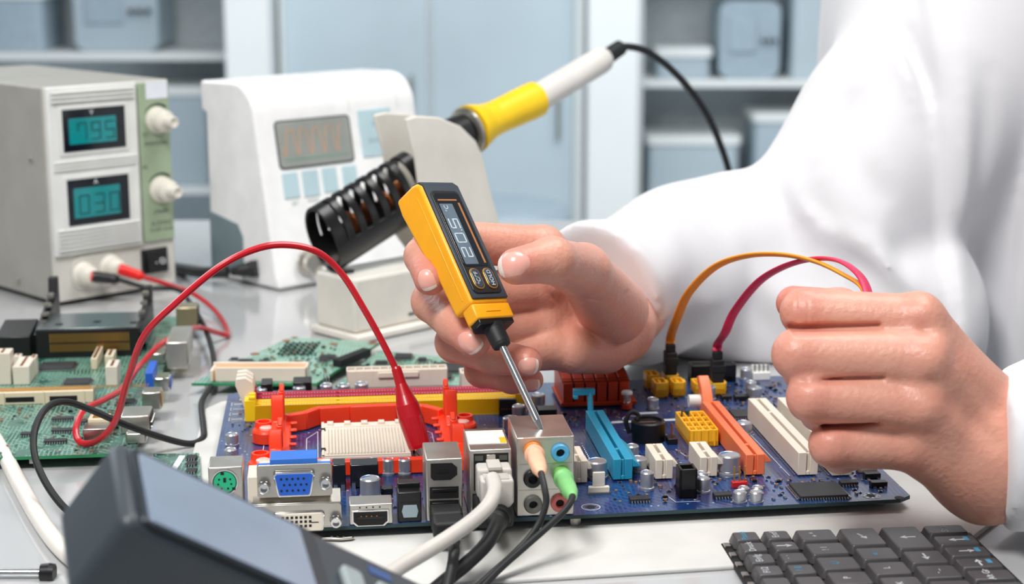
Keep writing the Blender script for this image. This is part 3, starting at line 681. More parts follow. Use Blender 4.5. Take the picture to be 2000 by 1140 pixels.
G().prism([(cx+(x-cx)*1.08, cz+(z-cz)*1.13) for x, z in sh], V-.22, V, 0, 'y').build('shell', chrome, o, .05, seg=3)
q = G().prism([(cx+(x-cx)*.98, cz+(z-cz)*.95) for x, z in sh], V-.25, V-.1, 0, 'y').build('face', vgab, o, .01)
for j in range(3):
    for k in range(5):
        x = a + (c-a)*(.17+.145*k+(.07 if j == 1 else 0)); z = b - (b-d)*(.24+.26*j)
        disc(G(), x, z, .052, V-.25, .012, 10).build('pin_hole', darkhole, q)
def jackscrew(u, z, v, par):
    s_ = G().lathe([(.27, 0), (.27, .18), (.24, .2)], (u, v, z), (0, -1, 0), 6, caps=False).build('jack_screw', steel, par, .01, 25)
    G().lathe([(.24, 0), (.24, .28), (.21, .32), (.15, .32), (.12, .1), (0, .1)], (u, v-.14, z), (0, -1, 0), 22, caps=False).build('threaded_post', chrome, s_); return s_
for px, py in ((516, 948), (636, 939)): jackscrew(*FR(px, py, V), V, o)
o2, gu0, gu1, gz0, gz1 = dsub(490, 667, 988, 1030, V-.05, 'video_socket'); o2['label'] = 'white pin grid video socket'
sh, a, b, c, d = dshape(536, 632, 1002, 1032, V-.05, .05)
q = G().prism(sh, V-.25, V-.05, 0, 'y').build('face', ivory, o2, .02)
G().prism([((a+c)/2+(x-(a+c)/2)*1.06, (b+d)/2+(z-(b+d)/2)*1.12) for x, z in sh], V-.17, V-.05, 0, 'y').build('shell', chrome, o2, .03)
for j in range(3):
    for k in range(8):
        x = a+.1+k*.19; z = b-.15-j*.19
        if z-.1 > d: G().box((x, V-.262, z-.06), (x+.11, V-.25, z+.05)).build('pin_hole', darkhole, q)
G().box((c-.5, V-.262, (b+d)/2-.03), (c-.2, V-.25, (b+d)/2+.01)).build('blade_hole', darkhole, q)
jackscrew(*FR(656, 1014, V-.05), V-.05, o2)
G().box((gu0, V+.05, gz1-.02), (gu1-.02, V+1.8, gz1+.04)).box((gu0+.02, V+.05, .0), (gu1-.04, V+1.5, gz1)).build('bracket', steel, o2, .02)
G().prism([(V-.05, gz1), (V-.05, gz1+.05), (V+.6, gz1+.45), (V+.6, gz1)], fu0-.2, gu1-.02, 0, 'x').build('bracket', steel, o2, .02)
block(fu0, gu1, 0, 2)
G().box((fu0-.42, V+.35, .0), (fu0+.3, V+2.0, fz1-.6)).build('housing', ivory, o, .04)
# ---- round mouse socket
o, u0, u1, z0, z1 = shell('round_socket_block', 406, 473, 913, 1030, .25, 1.6)
u, z = FR(439, 941, .25)
G().lathe([(.56, 0), (.56, .06), (.5, .06), (.5, 0)], (u, .25, z), (0, -1, 0), 30, caps=False).build('rim', chrome, o)
q = disc(G(), u, z, .5, .25, .03, 30).build('rim', darkhole, o)
q = disc(G(), u, z, .46, .25, .05, 30).build('round_face', psg, o)
for k, (x, y) in enumerate(((-.23, .13), (.23, .13), (-.27, -.08), (.27, -.08), (-.13, -.27), (.13, -.27))): disc(G(), u+x, z+y, .045, .2, .01, 10).build('pin_hole', darkhole, q)
G().box((u-.06, .188, z), (u+.06, .2, z+.2)).build('key_slot', darkhole, q)
for x, y in ((-.1, .38), (.36, -.3), (-.42, -.28)): G().box((u+x-.06, .188, z+y-.05), (u+x+.08, .2, z+y+.07)).build('key_slot', darkhole, q)
# ---- small parts scattered over the board
spots = [(9, 3.2, 4, 1.8), (1.5, 12, 1, 6), (12.5, 5, 1.6, 2), (14.5, 12, 2.6, 2), (17.5, 15.2, 3.2, 1.2), (20.5, 3, 2.6, 1.7), (24, 3, 2.2, 1.6), (26.5, 2.8, 2.5, 1.4), (28.7, 3.5, 1.6, 1.8), (26, 17.2, 2.4, 2.6), (28.5, 15, 1.2, 3), (22.4, 6.5, 1, 2.2), (25.9, 15.2, .8, 1), (20.4, 19.3, 2, 1.4), (16, 17.8, .8, .8), (29, 18, 1.5, 3)]
smd_set(mb, spots, blk, 430)
# ---------------------------------------------------------------- plugs and leads at the rear sockets
def wpt(u, v, z): return MB.w(u, v, z)
def pix(px, py, Z): return J(px, py, Z)
def audio_plug(nm, mt, label, tip, path, wd=.14):
    t = thing('audio_plug', label, 'audio plug', (0, 0, 0)); (u, z) = jk[nm]
    p0 = wpt(u, .25, z); d = (tip-p0); L_ = d.length; d.normalize()
    g = G().lathe([(.34, 0), (.36, .3), (.42, .34), (.43, .55), (.36, .6), (.37, L_*.55), (.33, L_*.72), (.34, L_*.75), (.22, L_*.97), (.17, L_)], p0, d, 26); g.build('plug_body', mt, t)
    G().lathe([(.38, .36), (.44, .38), (.44, .52), (.38, .54)], p0, d, 26, caps=False).build('grip_ring', mt, t)
    G().tube(sm([tip - d*.2, tip] + path, 8), wd, 10).build('cable', rubber, t)
    return t
tz = 73.2
c1 = [pix(1064, 955, 68.6), pix(1066, 985, 68.4), pix(1048, 1030, 68.2), pix(1010, 1075, 67.8), pix(960, 1120, 67), pix(915, 1160, 66)]
audio_plug('a', mat('peach_plug', (246, 190, 156), .45), 'peach coloured audio plug with thin black cable in the socket block', pix(1057, 925, 69.2), c1)
c2 = [pix(1112, 985, 68.6), pix(1095, 1005, 68.4), pix(1060, 1037, 68.0), pix(1020, 1072, 67.6), pix(975, 1112, 67), pix(925, 1165, 66)]
audio_plug('d', mat('mint_plug', (134, 206, 130), .45), 'mint green audio plug with thin black cable in the socket block', pix(1118, 970, 69.0), c2)
# white network plug
t = thing('network_plug', 'light grey network plug with thick grey cable curving to the lower left', 'cable', (0, 0, 0))
lg = mat('cable_light_grey', (200, 195, 188), .45)
a = FR(928, 900); b = FR(995, 963)
g = G(); g.M = Matrix.Translation(MB.o) @ Matrix.Rotation(MB.a, 4, 'Z')
g.prism([(a[0], b[1]+.25), (a[0]+.2, b[1]), (b[0]-.2, b[1]), (b[0], b[1]+.25), (b[0], a[1]-.05), (a[0], a[1]-.05)], -.6, .43, 0, 'y')
g.prism([(a[0]+.05, b[1]+.25), (a[0]+.3, b[1]-.05), (b[0]-.25, b[1]-.05), (b[0]-.02, b[1]+.25), (b[0]-.02, a[1]-.25), (a[0]+.05, a[1]-.25)], -1.5, -.6, 0, 'y')
g.build('plug_body', lg, t, .12, seg=3)
g = G(); g.M = Matrix.Translation(MB.o) @ Matrix.Rotation(MB.a, 4, 'Z')
for k in range(5): g.box((a[0]+.2, -1.4+k*.2, a[1]-.28), (b[0]-.2, -1.3+k*.2, a[1]-.19))
g.box((a[0]+.45, -.7, a[1]-.08), (b[0]-.45, .4, a[1]+.08)).build('latch_tab', lg, t, .03)
G().tube(sm([pix(962, 935, 69.6), pix(966, 958, 68.6), pix(955, 985, 67.6), pix(925, 1015, 66.8), pix(880, 1047, 66), pix(830, 1078, 65), pix(780, 1108, 64), pix(720, 1150, 62.5)], 8), [.33]*8 + [.31]*49, 16).build('cable', lg, t)
# black plug of the serial block
t = thing('bus_plug', 'black flat plug in the lower socket with its cable hanging down', 'cable', (0, 0, 0))
a = FR(838, 982, .3); b = FR(900, 1020, .3)
g = G(); g.M = Matrix.Translation(MB.o) @ Matrix.Rotation(MB.a, 4, 'Z')
g.box((a[0], -1.0, b[1]+.1), (b[0], .26, a[1])); g.prism([(a[0]+.02, b[1]+.12), (b[0]-.02, b[1]+.12), (b[0]-.02, a[1]-.02), (a[0]+.02, a[1]-.02)], -2.2, -1.0, 0, 'y')
g.build('plug_body', blackm, t, .15, seg=3)
e0 = wpt((a[0]+b[0])/2, -2.0, b[1]+.45)
G().tube(sm([e0, e0+Vector((.15, -.9, -.15)), pix(887, 1075, 66.2), pix(882, 1110, 65.8), pix(868, 1170, 65)], 8), [.34]*9+[.22]*24, 12).build('cable', rubber, t)
# thick black lead below the network plug
t = thing('video_plug', 'thick black plug and lead below the grey network plug', 'cable', (0, 0, 0))
a = FR(922, 965, .45); b = FR(998, 1012, .45)
g = G(); g.M = Matrix.Translation(MB.o) @ Matrix.Rotation(MB.a, 4, 'Z')
g.box((a[0], -1.6, .25), (b[0]-.1, .44, a[1]+.05)); g.build('plug_body', blackm, t, .18, seg=3)
e0 = wpt((a[0]+b[0])/2+.1, -1.5, .75)
G().lathe([(.55, 0), (.5, .3), (.5, .5), (.4, .55), (.45, .7), (.36, .8), (.42, .95), (.32, 1.2)], e0, pix(965, 1040, 68.2)-e0, 18).build('strain_relief', rubber, t)
G().tube(sm([e0, pix(968, 1030, 68.6), pix(950, 1062, 67.6), pix(915, 1097, 66.8), pix(872, 1132, 66), pix(820, 1175, 65)], 8), .3, 14).build('cable', rubber, t)
# small metal clip in front of the board
t = thing('metal_clip', 'small loose metal clip lying on the white sheet in front of the board', 'clip', at(660, 1052, .3))
g = G(); g.prism([(-.7, -.15), (.2, -.22), (.62, -.1), (.7, .05), (.5, .2), (-.6, .12)], .0, .12)
g.build('plate', steel, t, .04)
for k in range(3): G().cyl((-.25+k*.25, -.02, .12), (-.25+k*.25, -.02, .15), .06).build('rivet', chrome, t)
# ---------------------------------------------------------------- bench power supply
lcd_m = mat('teal_lcd', (0, 96, 100), .12, coat=.8, noise=.25, nscale=25, emit=(0, 140, 144), emits=.5)
lcd_f = mat('lcd_frame', (6, 16, 30), .15, coat=.6)
seg_m = mat('lcd_segment', (0, 40, 48), .4)
green_p = mat('sage_panel', (156, 174, 146), .45)
ink = mat('ink', (60, 66, 62), .6)
whi = mat('white_ink', (225, 230, 232), .5)
PS = Frame(at(108, 592, .3), 45)
ps = thing('power_supply', 'beige bench power supply with two teal displays and a green control strip', 'power supply', PS.o, 45)
W_, H_ = PS.front(343, 550)[0], PS.front(97, 170)[1]; D_ = 19
G().box((0, .25, 0), (W_, D_, H_)).build('case', case_pl, ps, .18)
for u in (1, W_-1):
    for v in (1.5, D_-1.5): G().cyl((u, v, -.3), (u, v, 0), .5).build('rubber_foot', rubber, ps)
for px, py in ((62, 313), (37, 549)):
    v, z = PS.side(px, py, 0); s_ = G().lathe([(.25, 0), (.25, .05), (.18, .12), (0, .13)], (0, v, z), (-1, 0, 0), 14, caps=False).build('screw', steel, ps)
def ff(px, py): return PS.front(px, py)
_, zb = ff(117, 500)
fr = G(); fr.box((0, -.1, 0), (W_, .25, H_)); front = fr.build('front_panel', grey_pl, ps, .12)
bz = G(); us = ff(265, 300)[0]
bz.box((.05, -.35, zb), (us+.05, -.1, H_-.02)); bz.build('meter_frame', white_pl, ps, .08)
q = G()
for y0, y1 in ((H_-1.15, H_-.25), (zb+.3, zb+1.9)):
    n = 3 if y0 > 8 else 6
    for k in range(n): z = y0 + (y1-y0)*(k+.5)/n; G().box((.3, -.52, z-.06), (us-.2, -.35, z+.06)).build('ridge', white_pl, ps, .02)
zm = ff(180, 318)[1]
for k in range(3): G().box((.3, -.45, zm-.3+k*.25), (us-.2, -.35, zm-.16+k*.25)).build('ridge', white_pl, ps, .02)
SEG = {'0': 'abcdef', '1': 'bc', '2': 'abged', '3': 'abgcd', '4': 'fgbc', '5': 'afgcd', '6': 'afgedc', '7': 'abcf', '8': 'abcdefg', '9': 'abcdfg', 'C': 'afed'}
def seven(s_, x0, z0, w_, h_, t_, y, mt, parent, pitch=1.35, tf=None):
    for ch in s_:
        if ch == '.':
            g = G(); pts = [(x0-w_*.22, z0, t_, t_)]
        else:
            a, b, c = x0, x0+w_, z0
            pts = [dict(a=(a, c+h_-t_, w_, t_), g=(a, c+h_/2-t_/2, w_, t_), d=(a, c, w_, t_), f=(a, c+h_/2, t_, h_/2), b=(b-t_, c+h_/2, t_, h_/2), e=(a, c, t_, h_/2), c=(b-t_, c, t_, h_/2))[k] for k in SEG[ch]]
            x0 += w_*pitch; g = G()
        if tf: g.M = tf
        for px_, pz_, pw, ph in pts: g.box((px_+.01, y-.01, pz_+.01), (px_+pw-.01, y, pz_+ph-.01))
        o_ = g.build('digit', mt, parent, smooth=0)
for (l, t_, r_, b_), s_, lab in (((114, 208, 240, 285), '795', 'V'), ((124, 345, 248, 425), '03.0', 'A')):
    a, c = ff(l, t_+6); d, e = ff(r_, b_)
    m_ = G().box((a-.25, -.42, e-.25), (d+.25, -.35, c+.25)).build('display_bezel', white_pl, ps, .05)
    G().box((a, -.46, e), (d, -.40, c)).build('display_frame', lcd_f, m_, .02)
    G().box((a+.45, -.475, e+.5), (d-.75, -.455, c-.65)).build('display', lcd_m, m_, .02)
    hh_ = (c-e)*.5; seven(s_, a+(1.1 if len(s_) == 3 else .85), e+.72, hh_*.5, hh_*.85, .1, -.476, seg_m, ps, 1.5)
    text(lab, .5, whi, m_, TM(((a+d)/2-.2, -.465, c-.3), (1, 0, 0), (0, 0, 1)))
gp = G().box((us+.25, -.3, zb+.15), (W_-.12, -.1, H_-.15)).build('control_strip', green_p, ps, .04)
a, c = ff(279, 160); d, e = ff(322, 190); G().box((a, -.33, e), (d, -.3, c)).build('blank_sticker', mat('sticker', (232, 236, 244), .5), ps)
knobm = mat('knob_cream', (222, 218, 206), .4)
for px, py, ax in ((302, 234, 200), (310, 369, 334)):
    u, z = ff(px, py); kb_ = G().lathe([(.95, 0), (.95, .2), (.85, .25), (.8, .25), (.78, 1.1), (.6, 1.2), (.45, 1.25), (.42, 2.1), (.36, 2.15), (.3, 2.15), (.28, 2.05), (0, 2.05)], (u, -.3, z), (0, -1, 0), 30, caps=False).build('knob', knobm, ps)
    p = [(u+1.15*math.cos(t), -.31, z+1.15*math.sin(t)) for t in [math.radians(50+100*i/14) for i in range(15)]]
    G().tube(p, [.03+.006*(14-i) for i in range(15)], 6, flat=.3, up=(0, 1, 0)).build('arc_mark', ink, kb_)
def ptxt(s_, px, py, size, v=-.31, mt=ink):
    u, z = ff(px, py); text(s_, size, mt, ps, TM((u, v, z), (1, 0, 0), (0, 0, 1)))
ptxt('SPANNUNG', 300, 279, .36); ptxt('DC', 280, 262, .34); ptxt('DC', 279, 326, .34); ptxt('+', 279, 270, .3); ptxt('STROM', 310, 412, .36); ptxt('0-15VDC', 312, 434, .46); ptxt('0-15V  0-2A', 312, 446, .38)
# switch
a, c = ff(273, 488); d, e = ff(325, 528)
sw = G().box((a, -.25, e), (d, -.1, c)).build('switch_frame', black, ps, .04)
G().prism([(-.25, e+.15), (-.25, c-.15), (-.34, c-.2), (-.55, e+.2)], a+.35, d-.15, 0, 'x').build('rocker', black, sw, .03)
text('- O', .62, whi, sw, TM(((a+d)/2+.3, -.5, (c+e)/2-.05), (1, 0, 0), (0, .35, 1)))
# terminals
a, c = ff(135, 500); d, e = ff(232, 552)
pl = G().prism(rrect(a, d, e-.1, c-.1, .9, 8), -.2, -.1, 0, 'y').build('terminal_plate', grey_pl, ps, .05)
t1, t2 = ff(160, 534), ff(213, 520)
for u, z in (t1, t2): G().lathe([(.85, 0), (.85, .1), (.72, .2), (.68, .9), (.5, 1.3), (.42, 1.35)], (u, -.2, z), (0, -1, 0), 24).build('binding_post', knobm, ps)
def lead(name, label, mt, plug_mt, start, pend, path, r, ring=None):
    t = thing(name, label, 'test lead', (0, 0, 0)); d = (pend-start)
    L_ = d.length; G().lathe([(.38, 0), (.4, .15), (.38, L_*.6), (.36, L_*.62), (.37, L_*.85), (.22, L_)], start, d, 18).build('banana_plug', plug_mt, t)
    G().lathe([(.4, .0), (.41, .06), (.38, .09)], start-d.normalized()*.1, d, 18).build('plug_collar', ring or plug_mt, t)
    G().tube(sm([pend-d.normalized()*.3, pend] + path, 8), r, 10).build('wire', mt, t); return t
s1_ = PS.w(t1[0], -1.45, t1[1]); s2_ = PS.w(t2[0], -1.45, t2[1])
redpl = mat('red_plug', (236, 34, 30), .35)
bl = lead('black_test_lead', 'black banana plug lead looping over the green board to the table', rubber, black, s1_, pix(233, 546, 117.5), [pix(290, 562, 118), pix(345, 565, 117.5), pix(372, 592, 114), pix(402, 645, 106.5), pix(418, 705, 100), pix(415, 748, 95.5), pix(394, 785, 92), pix(397, 830, 88), pix(396, 855, 86), pix(368, 866, 85.2), pix(310, 852, 84), pix(240, 827, 82), pix(170, 797, 81), pix(125, 784, 80), pix(90, 797, 78.5), pix(68, 840, 77), pix(68, 890, 76), pix(88, 940, 75), pix(120, 985, 74), pix(160, 1020, 73)], .165, redpl)
rl = lead('red_test_lead', 'red banana plug lead arching high to the red alligator clip', redw, redpl, s2_, pix(280, 541, 119), [pix(330, 556, 118.5), pix(380, 575, 117), pix(425, 612, 113.5), pix(446, 652, 108.5), pix(425, 650, 107), pix(380, 640, 104), pix(320, 668, 98), pix(272, 715, 94), pix(240, 758, 90), pix(200, 782, 87), pix(165, 800, 85), pix(148, 838, 83.5), pix(158, 864, 83), pix(190, 860, 82.5), pix(225, 822, 81.5), pix(250, 740, 80), pix(282, 655, 78.5), pix(345, 590, 78), pix(430, 520, 78), pix(500, 486, 78.5), pix(560, 478, 79), pix(620, 492, 79.5), pix(668, 535, 80), pix(712, 605, 80.3), pix(748, 670, 80.5), pix(774, 722, 80.6)], .165)
# alligator clip in its red boot
ca, cb = pix(773, 716, 80.6), pix(822, 882, 80.3); d = cb-ca; L_ = d.length
G().lathe([(.2, 0), (.24, .1), (.27, L_*.2), (.42, L_*.34), (.56, L_*.45), (.6, L_*.6), (.56, L_*.8), (.52, L_*.92), (.48, L_*.96)], ca, d, 26).build('alligator_boot', redw, rl)
for k in (-1, 1):
    sd = d.cross(Vector((0, 1, 0))).normalized()*.16*k
    G().tube([ca+d*.9+sd, ca+d*.98+sd*1.2, ca+d*1.04+sd*.5], [.16, .15, .08], 8, flat=.6).build('alligator_jaw', chrome, rl)
# ---------------------------------------------------------------- soldering station
ST = Frame(at(546, 567, .1), 45)
st = thing('soldering_station', 'white soldering station with grey wave display and pale blue keys', 'soldering station', ST.o, 45)
Ws = 15.5; Dp = 9.0; Ht = ST.front(500, 230)[1]
stm = mat('station_white', (244, 244, 244), .3)
Hs = 14.6
prof = [(0, 0), (Dp-.6, 0), (Dp-.6, Hs-2.4), (Dp, Hs-2.2), (Dp, Hs), (5.2, Hs+.1)]
for k in range(9):
    a = PI/2*k/8; prof.append((5.0-2.6*math.sin(a), Hs+.1-2.6*(1-math.cos(a))))
prof.append((.35, .9)); prof.append((0, .3))
sb_ = G().prism([(y, z) for y, z in prof], 0, Ws, 0, 'x').build('body', stm, st, .25, seg=3)
# sloping front plane: through (v=.35,z=.9) and (v=2.4, z=Hs-2.5)
nv = Vector((0, (Hs-2.5)-.9, -(2.4-.35))).normalized()   # normal pointing back in (v,z)
def sf(px, py, off=0):     # pixel -> (u, s) on the sloping face
    n = (ST.V*nv.y + Vector((0, 0, 1))*nv.z); base = ST.w(0, .35, .9)
    r = ray(px, py); t = ((base-Vector((0, 0, H))).dot(n)-off)/r.dot(n); p = Vector((0, 0, H))+r*t-base
    sd = ST.V*(-nv.z)+Vector((0, 0, 1))*nv.y
    return p.dot(ST.U), p.dot(sd)
RS = Matrix.Translation((0, .35, .9)) @ Matrix(((1, 0, 0, 0), (0, -nv.z, nv.y, 0), (0, nv.y, nv.z, 0), (0, 0, 0, 1)))
RS = Matrix.Translation((0, .35, .9)) @ Matrix(((1, 0, 0, 0), (0, -nv.z, -nv.y, 0), (0, nv.y, -nv.z, 0), (0, 0, 0, 1)))   # local x=u, y=up the face, z=outwards
def plate(px0, py0, px1, py1, th, name, mt, r=.15, off=0, parent=None, bv=.03):
    a, c = sf(px0, py0); d, e = sf(px1, py1); g = G(); g.M = RS
    g.prism(rrect(min(a, d), max(a, d), min(c, e), max(c, e), r), off, off+th); return g.build(name, mt, parent or st, bv), a, c, d, e
o, a, c, d, e = plate(536, 240, 690, 312, .1, 'display', mat('lcd_grey', (150, 154, 148), .2, coat=.6), .3)
g = G(); g.M = RS; g.prism(rrect(a-.12, d+.12, e-.12, c+.12, .35), .0, .07); g.build('display_rim', mat('rim_grey', (70, 76, 80), .3), st, .02)
wm = mat('wave_orange', (226, 160, 112), .5); P = []
for k in range(141):
    x = k/140*4.7; f = (x+.55) % 1.0; y = 1 if f < .38 else (1-(f-.38)/.3 if f < .68 else (0 if f < .72 else (f-.72)/.28)); y = y*y*(3-2*y)
    P.append(RS @ Vector((a+.35+(d-a-1.1)*k/140, e+.85+(c-e-1.45)*y, .11)))
G().tube(P, .028, 6).build('wave_line', wm, o)
G().tube([RS @ Vector((a+.45, e+.55, .11)), RS @ Vector((d-.5, e+.55, .11))], .03, 6).build('base_line', mat('line_teal', (96, 168, 150), .5), o)
keym = mat('key_pale_blue', (186, 212, 220), .4)
for x0, y0, x1, y1 in ((549, 336, 586, 388), (588, 331, 625, 384), (627, 326, 661, 376), (666, 322, 700, 372)): plate(x0, y0+3, x1, y1-3, .08, 'key', keym, .08)
for x0, y0, x1, y1, tx, ty in ((696, 216, 766, 256, 'UP', '+'), (703, 262, 774, 300, 'DOWN', '-')):
    o, a, c, d, e = plate(x0, y0, x1, y1, .08, 'key', keym, .1)
    up = RS.to_3x3() @ Vector((0, 1, 0))
    for s_, dz in ((tx, -.2 if tx == 'UP' else .3), (ty, .45 if tx == 'UP' else -.45)): text(s_, .5, mat('key_ink', (120, 140, 150), .5) if s_ == 'UP' else bpy.data.materials['key_ink'], st, TM(tuple(RS @ Vector(((a+d)/2-.1, (c+e)/2+dz, .085))), (1, 0, 0), tuple(up)))
up = RS.to_3x3() @ Vector((0, 1, 0))
a, c = sf(577, 398); text('SET', .4, bpy.data.materials['key_ink'], st, TM(tuple(RS @ Vector((a, c, .01))), (1, 0, 0), tuple(up)))
a, c = sf(612, 392); text('MODE', .36, bpy.data.materials['key_ink'], st, TM(tuple(RS @ Vector((a, c, .01))), (1, 0, 0), tuple(up)))
# seam lines over the rounded top, side vent panel, socket
for u in (8.8, 13.6):
    p = [(u, y-.0, z+.01) for y, z in prof[4:-2]]; G().tube([(u, y, z) for y, z in prof[4:-2]], .035, 6).build('seam', grey_pl, st)
a = ST.side(415, 412, 0); b = ST.side(478, 540, 0)
G().prism([(b[0], .4), (Dp-.7, .4), (Dp-.7, a[1]), (b[0]+.6, a[1]-.6), (b[0], a[1]-1.5)], -.08, .02, 0, 'x').build('side_panel', mat('slate_panel', (118, 136, 142), .5), st, .05)
u, z = ST.front(600, 512, .15); G().lathe([(.95, 0), (.95, .3), (.8, .4), (.8, 1.0), (.6, 1.1), (.5, .9)], (u, .2, z), (0, -1, 0), 22).build('tool_socket', steel, st)
# mains lead with strain relief
t = thing('power_cable', 'thick black power cable plugged into the side of the white station', 'cable', (0, 0, 0))
e0 = ST.w(-.05, ST.side(478, 532, 0)[0], ST.side(495, 527, 0)[1]); 
pa, pb = pix(503, 524, 123.5), pix(445, 530, 124)
G().lathe([(.62, 0), (.62, .5), (.5, .52), (.56, .75), (.46, .8), (.52, 1.05), (.42, 1.1), (.46, 1.35), (.34, 2.0)], pa, pb-pa, 18).build('strain_relief', rubber, t)
G().tube(sm([pb, pix(400, 532, 124.5), pix(365, 527, 127), pix(330, 522, 131), pix(250, 515, 137)], 8), .44, 12).build('cable', rubber, t)
# ---------------------------------------------------------------- iron stand
SS = Frame(at(694, 668, .05), 45)
standm = mat('stand_beige', (226, 222, 212), .4)
sd = thing('iron_stand', 'off-white soldering iron stand with two cheeks and black slotted holder', 'stand', SS.o, 45)
hb = SS.front(692, 545)[1]; db = SS.side(617, 640, 0)[0]
G().box((0, 0, .5), (13, db, hb)).build('base', standm, sd, .25, seg=3)
G().box((-.3, -.6, 0), (13.4, db+.3, .5)).build('foot_plate', standm, sd, .15)
G().box((4.5, -.03, 1.0), (10, .02, 1.18)).build('drawer_gap', mat('gap', (90, 92, 88), .8), sd)
V1 = 0.6; V2 = V1 + 3.1
def cheek(v, sh=0):
    px = [(793, 232), (815, 226), (858, 229), (900, 246), (930, 275), (944, 306), (960, 375), (978, 440), (992, 520), (880, 530), (836, 470), (824, 400), (812, 310)]
    pts = [SS.front(x, y, V1) for x, y in px]; pts = [(a, z) for a, z in pts]
    return G().prism(pts, v, v+.28, 0, 'y').build('cheek', standm, sd, .12, seg=3)
cheek(V1); cheek(V2)
VM = V1+1.75
def ax(px, py, v=None): u, z = SS.front(px, py, VM if v is None else v); return Vector((u, VM if v is None else v, z))
a0, a1 = ax(630, 470), ax(812, 356); d = (a1-a0); Lh = d.length; d.normalize()
upv = Vector((0, 0, 1)); upv = (upv-d*upv.dot(d)).normalized(); sdv = d.cross(upv)
hold = G(); R_ = 2.3
def arc(g, s0, s1, t0, t1, n, R=R_, th=.16):
    ts = [t0+(t1-t0)*i/n for i in range(n+1)]; vs = []
    for s in (s0, s1):
        for rr in (R, R-th):
            for t in ts: vs.append(a0+d*s+(upv*math.cos(t)+sdv*math.sin(t)*.62)*rr)
    m_ = n+1; f = []
    for i in range(n): f += [(i, i+1, 2*m_+i+1, 2*m_+i), (m_+i, 3*m_+i, 3*m_+i+1, m_+i+1), (i, m_+i, m_+i+1, i+1), (2*m_+i, 2*m_+i+1, 3*m_+i+1, 3*m_+i)]
    f += [(0, 2*m_, 3*m_, m_), (n, m_+n, 3*m_+n, 2*m_+n)]
    g.add(vs, f)
arc(hold, 0, Lh, 1.7, 2*PI-1.7, 20)
ho = hold.build('iron_holder', mat('holder_black', (20, 20, 21), .3), sd, .03)
n = 8
for k in range(n):
    s0 = Lh*k/n; g = G(); arc(g, s0, s0+Lh/n*(.85 if k in (0, n-1) else .5), -1.75, 1.75, 16, R_+.04, .24); g.build('holder_ring', bpy.data.materials['holder_black'], ho, .03)
G().lathe([(.22, 0), (.22, .03)], a0+d*1.6+(sdv*.62*R_)*-1.02, sdv*-1, 12).build('rivet', white_pl, ho)
for s in (2.5, 4, 5.5, 7): G().lathe([(.7, 0), (.78, .1), (.7, .2)], a0+d*s, d, 18).build('coil', copper, ho)
G().box((a0.x+1.2, VM-.8, hb), (a0.x+1.9, VM+.8, a0.z-R_+.3)).build('holder_leg', black, sd, .05)
# ---------------------------------------------------------------- soldering iron
ir = thing('soldering_iron', 'soldering iron with yellow grip resting in the beige stand', 'soldering iron', SS.o, 45)
q = [ax(860, 262), ax(905, 240), ax(932, 252), ax(940, 238), ax(1044, 192), ax(1175, 111), ax(1212, 92)]
def seg(p, q_, prof_, name, mt, n=26): 
    dd = q_-p; L2 = dd.length; return G().lathe([(r, z*L2) for r, z in prof_], p, dd, n).build(name, mt, ir)
p_a, p_b, p_c, p_d = ax(920, 252), ax(1048, 193), ax(1182, 113), ax(1213, 92)
dd = (p_b-p_a).normalized()
G().lathe([(.35, 0), (.35, 2.5)], p_a-dd*4.0, dd, 16).build('heater_tube', steel, ir)
G().lathe([(1.2, 0), (1.35, .4), (1.3, 1.6), (1.1, 1.8)], p_a-dd*2.4, dd, 24).build('black_collar', black, ir)
G().lathe([(1.25, 0), (1.62, .15), (1.62, .35), (1.3, .5)], p_a-dd*.6, dd, 28).build('metal_flange', steel, ir)
seg(p_a, p_b, [(1.7, 0), (1.62, .06), (1.32, .2), (1.18, .35), (1.2, .5), (1.28, .9), (1.28, .98), (1.15, 1)], 'yellow_grip', mat('yellow_grip', (252, 208, 20), .4))
seg(p_b, p_c, [(1.08, 0), (1.0, .1), (1.0, .3), (.98, .9), (.92, .97), (.8, 1)], 'handle', mat('handle_cream', (222, 218, 212), .4))
seg(p_c, p_d, [(.55, -.02), (.62, .1), (.58, .95), (.5, 1)], 'strain_relief', rubber)
G().tube(sm([ax(1205, 97), ax(1225, 91), ax(1262, 100), ax(1305, 130), ax(1350, 178), ax(1385, 232), ax(1408, 285), ax(1424, 335), ax(1438, 400), ax(1445, 470)], 8), .27, 14).build('cord', rubber, ir)
# ---------------------------------------------------------------- green laptop board on the left
GB = Frame(at(262, 884, .7), 6.5)
gb = thing('laptop_board', 'dark green circuit board with black card cage in front of power supply', 'circuit board', GB.o, 6.5)
def q2(px, py, h=0): return GB.top(px, py, h)
vb = q2(340, 618)[1]; uc = q2(0, 870)[0]
hole_board([(-12, 0), (0, 0), (0, vb), (-9.0, vb), (-12, 7)], -.16, 0, 'circuit_board', [pcb_green, pcb_edgeg], gb)
for u in (-1, -5, -9): G().box((u, .1, -.4), (u+.35, .3, -.16)).build('solder_lug', solder, gb)
for u, v in ((-11, 1), (-.6, 1), (-.8, vb-1), (-8.4, vb-1)): G().cyl((u, v, -.7), (u, v, -.16), .25).build('standoff', steel, gb)
blk2 = []
def gbox(name, px0, px1, yt, yb, dep, mt, bv=.04, dh=0, add=None, label=None):
    u0, v0 = q2(px0, yb); u1 = q2(px1, yb)[0]; h = GB.front(px0, yt, v0)[1] + dh; blk2.append((u0, u1, v0, v0+dep))
    return G().box((u0, v0, 0), (u1, v0+dep, h)).build(name, mt, gb, bv, label=label), u0, u1, v0, h
tan = mat('tan_connector', (218, 205, 178), .5)
o, u0, u1, v0, h = gbox('long_connector', -25, 180, 768, 792, 1.0, tan)
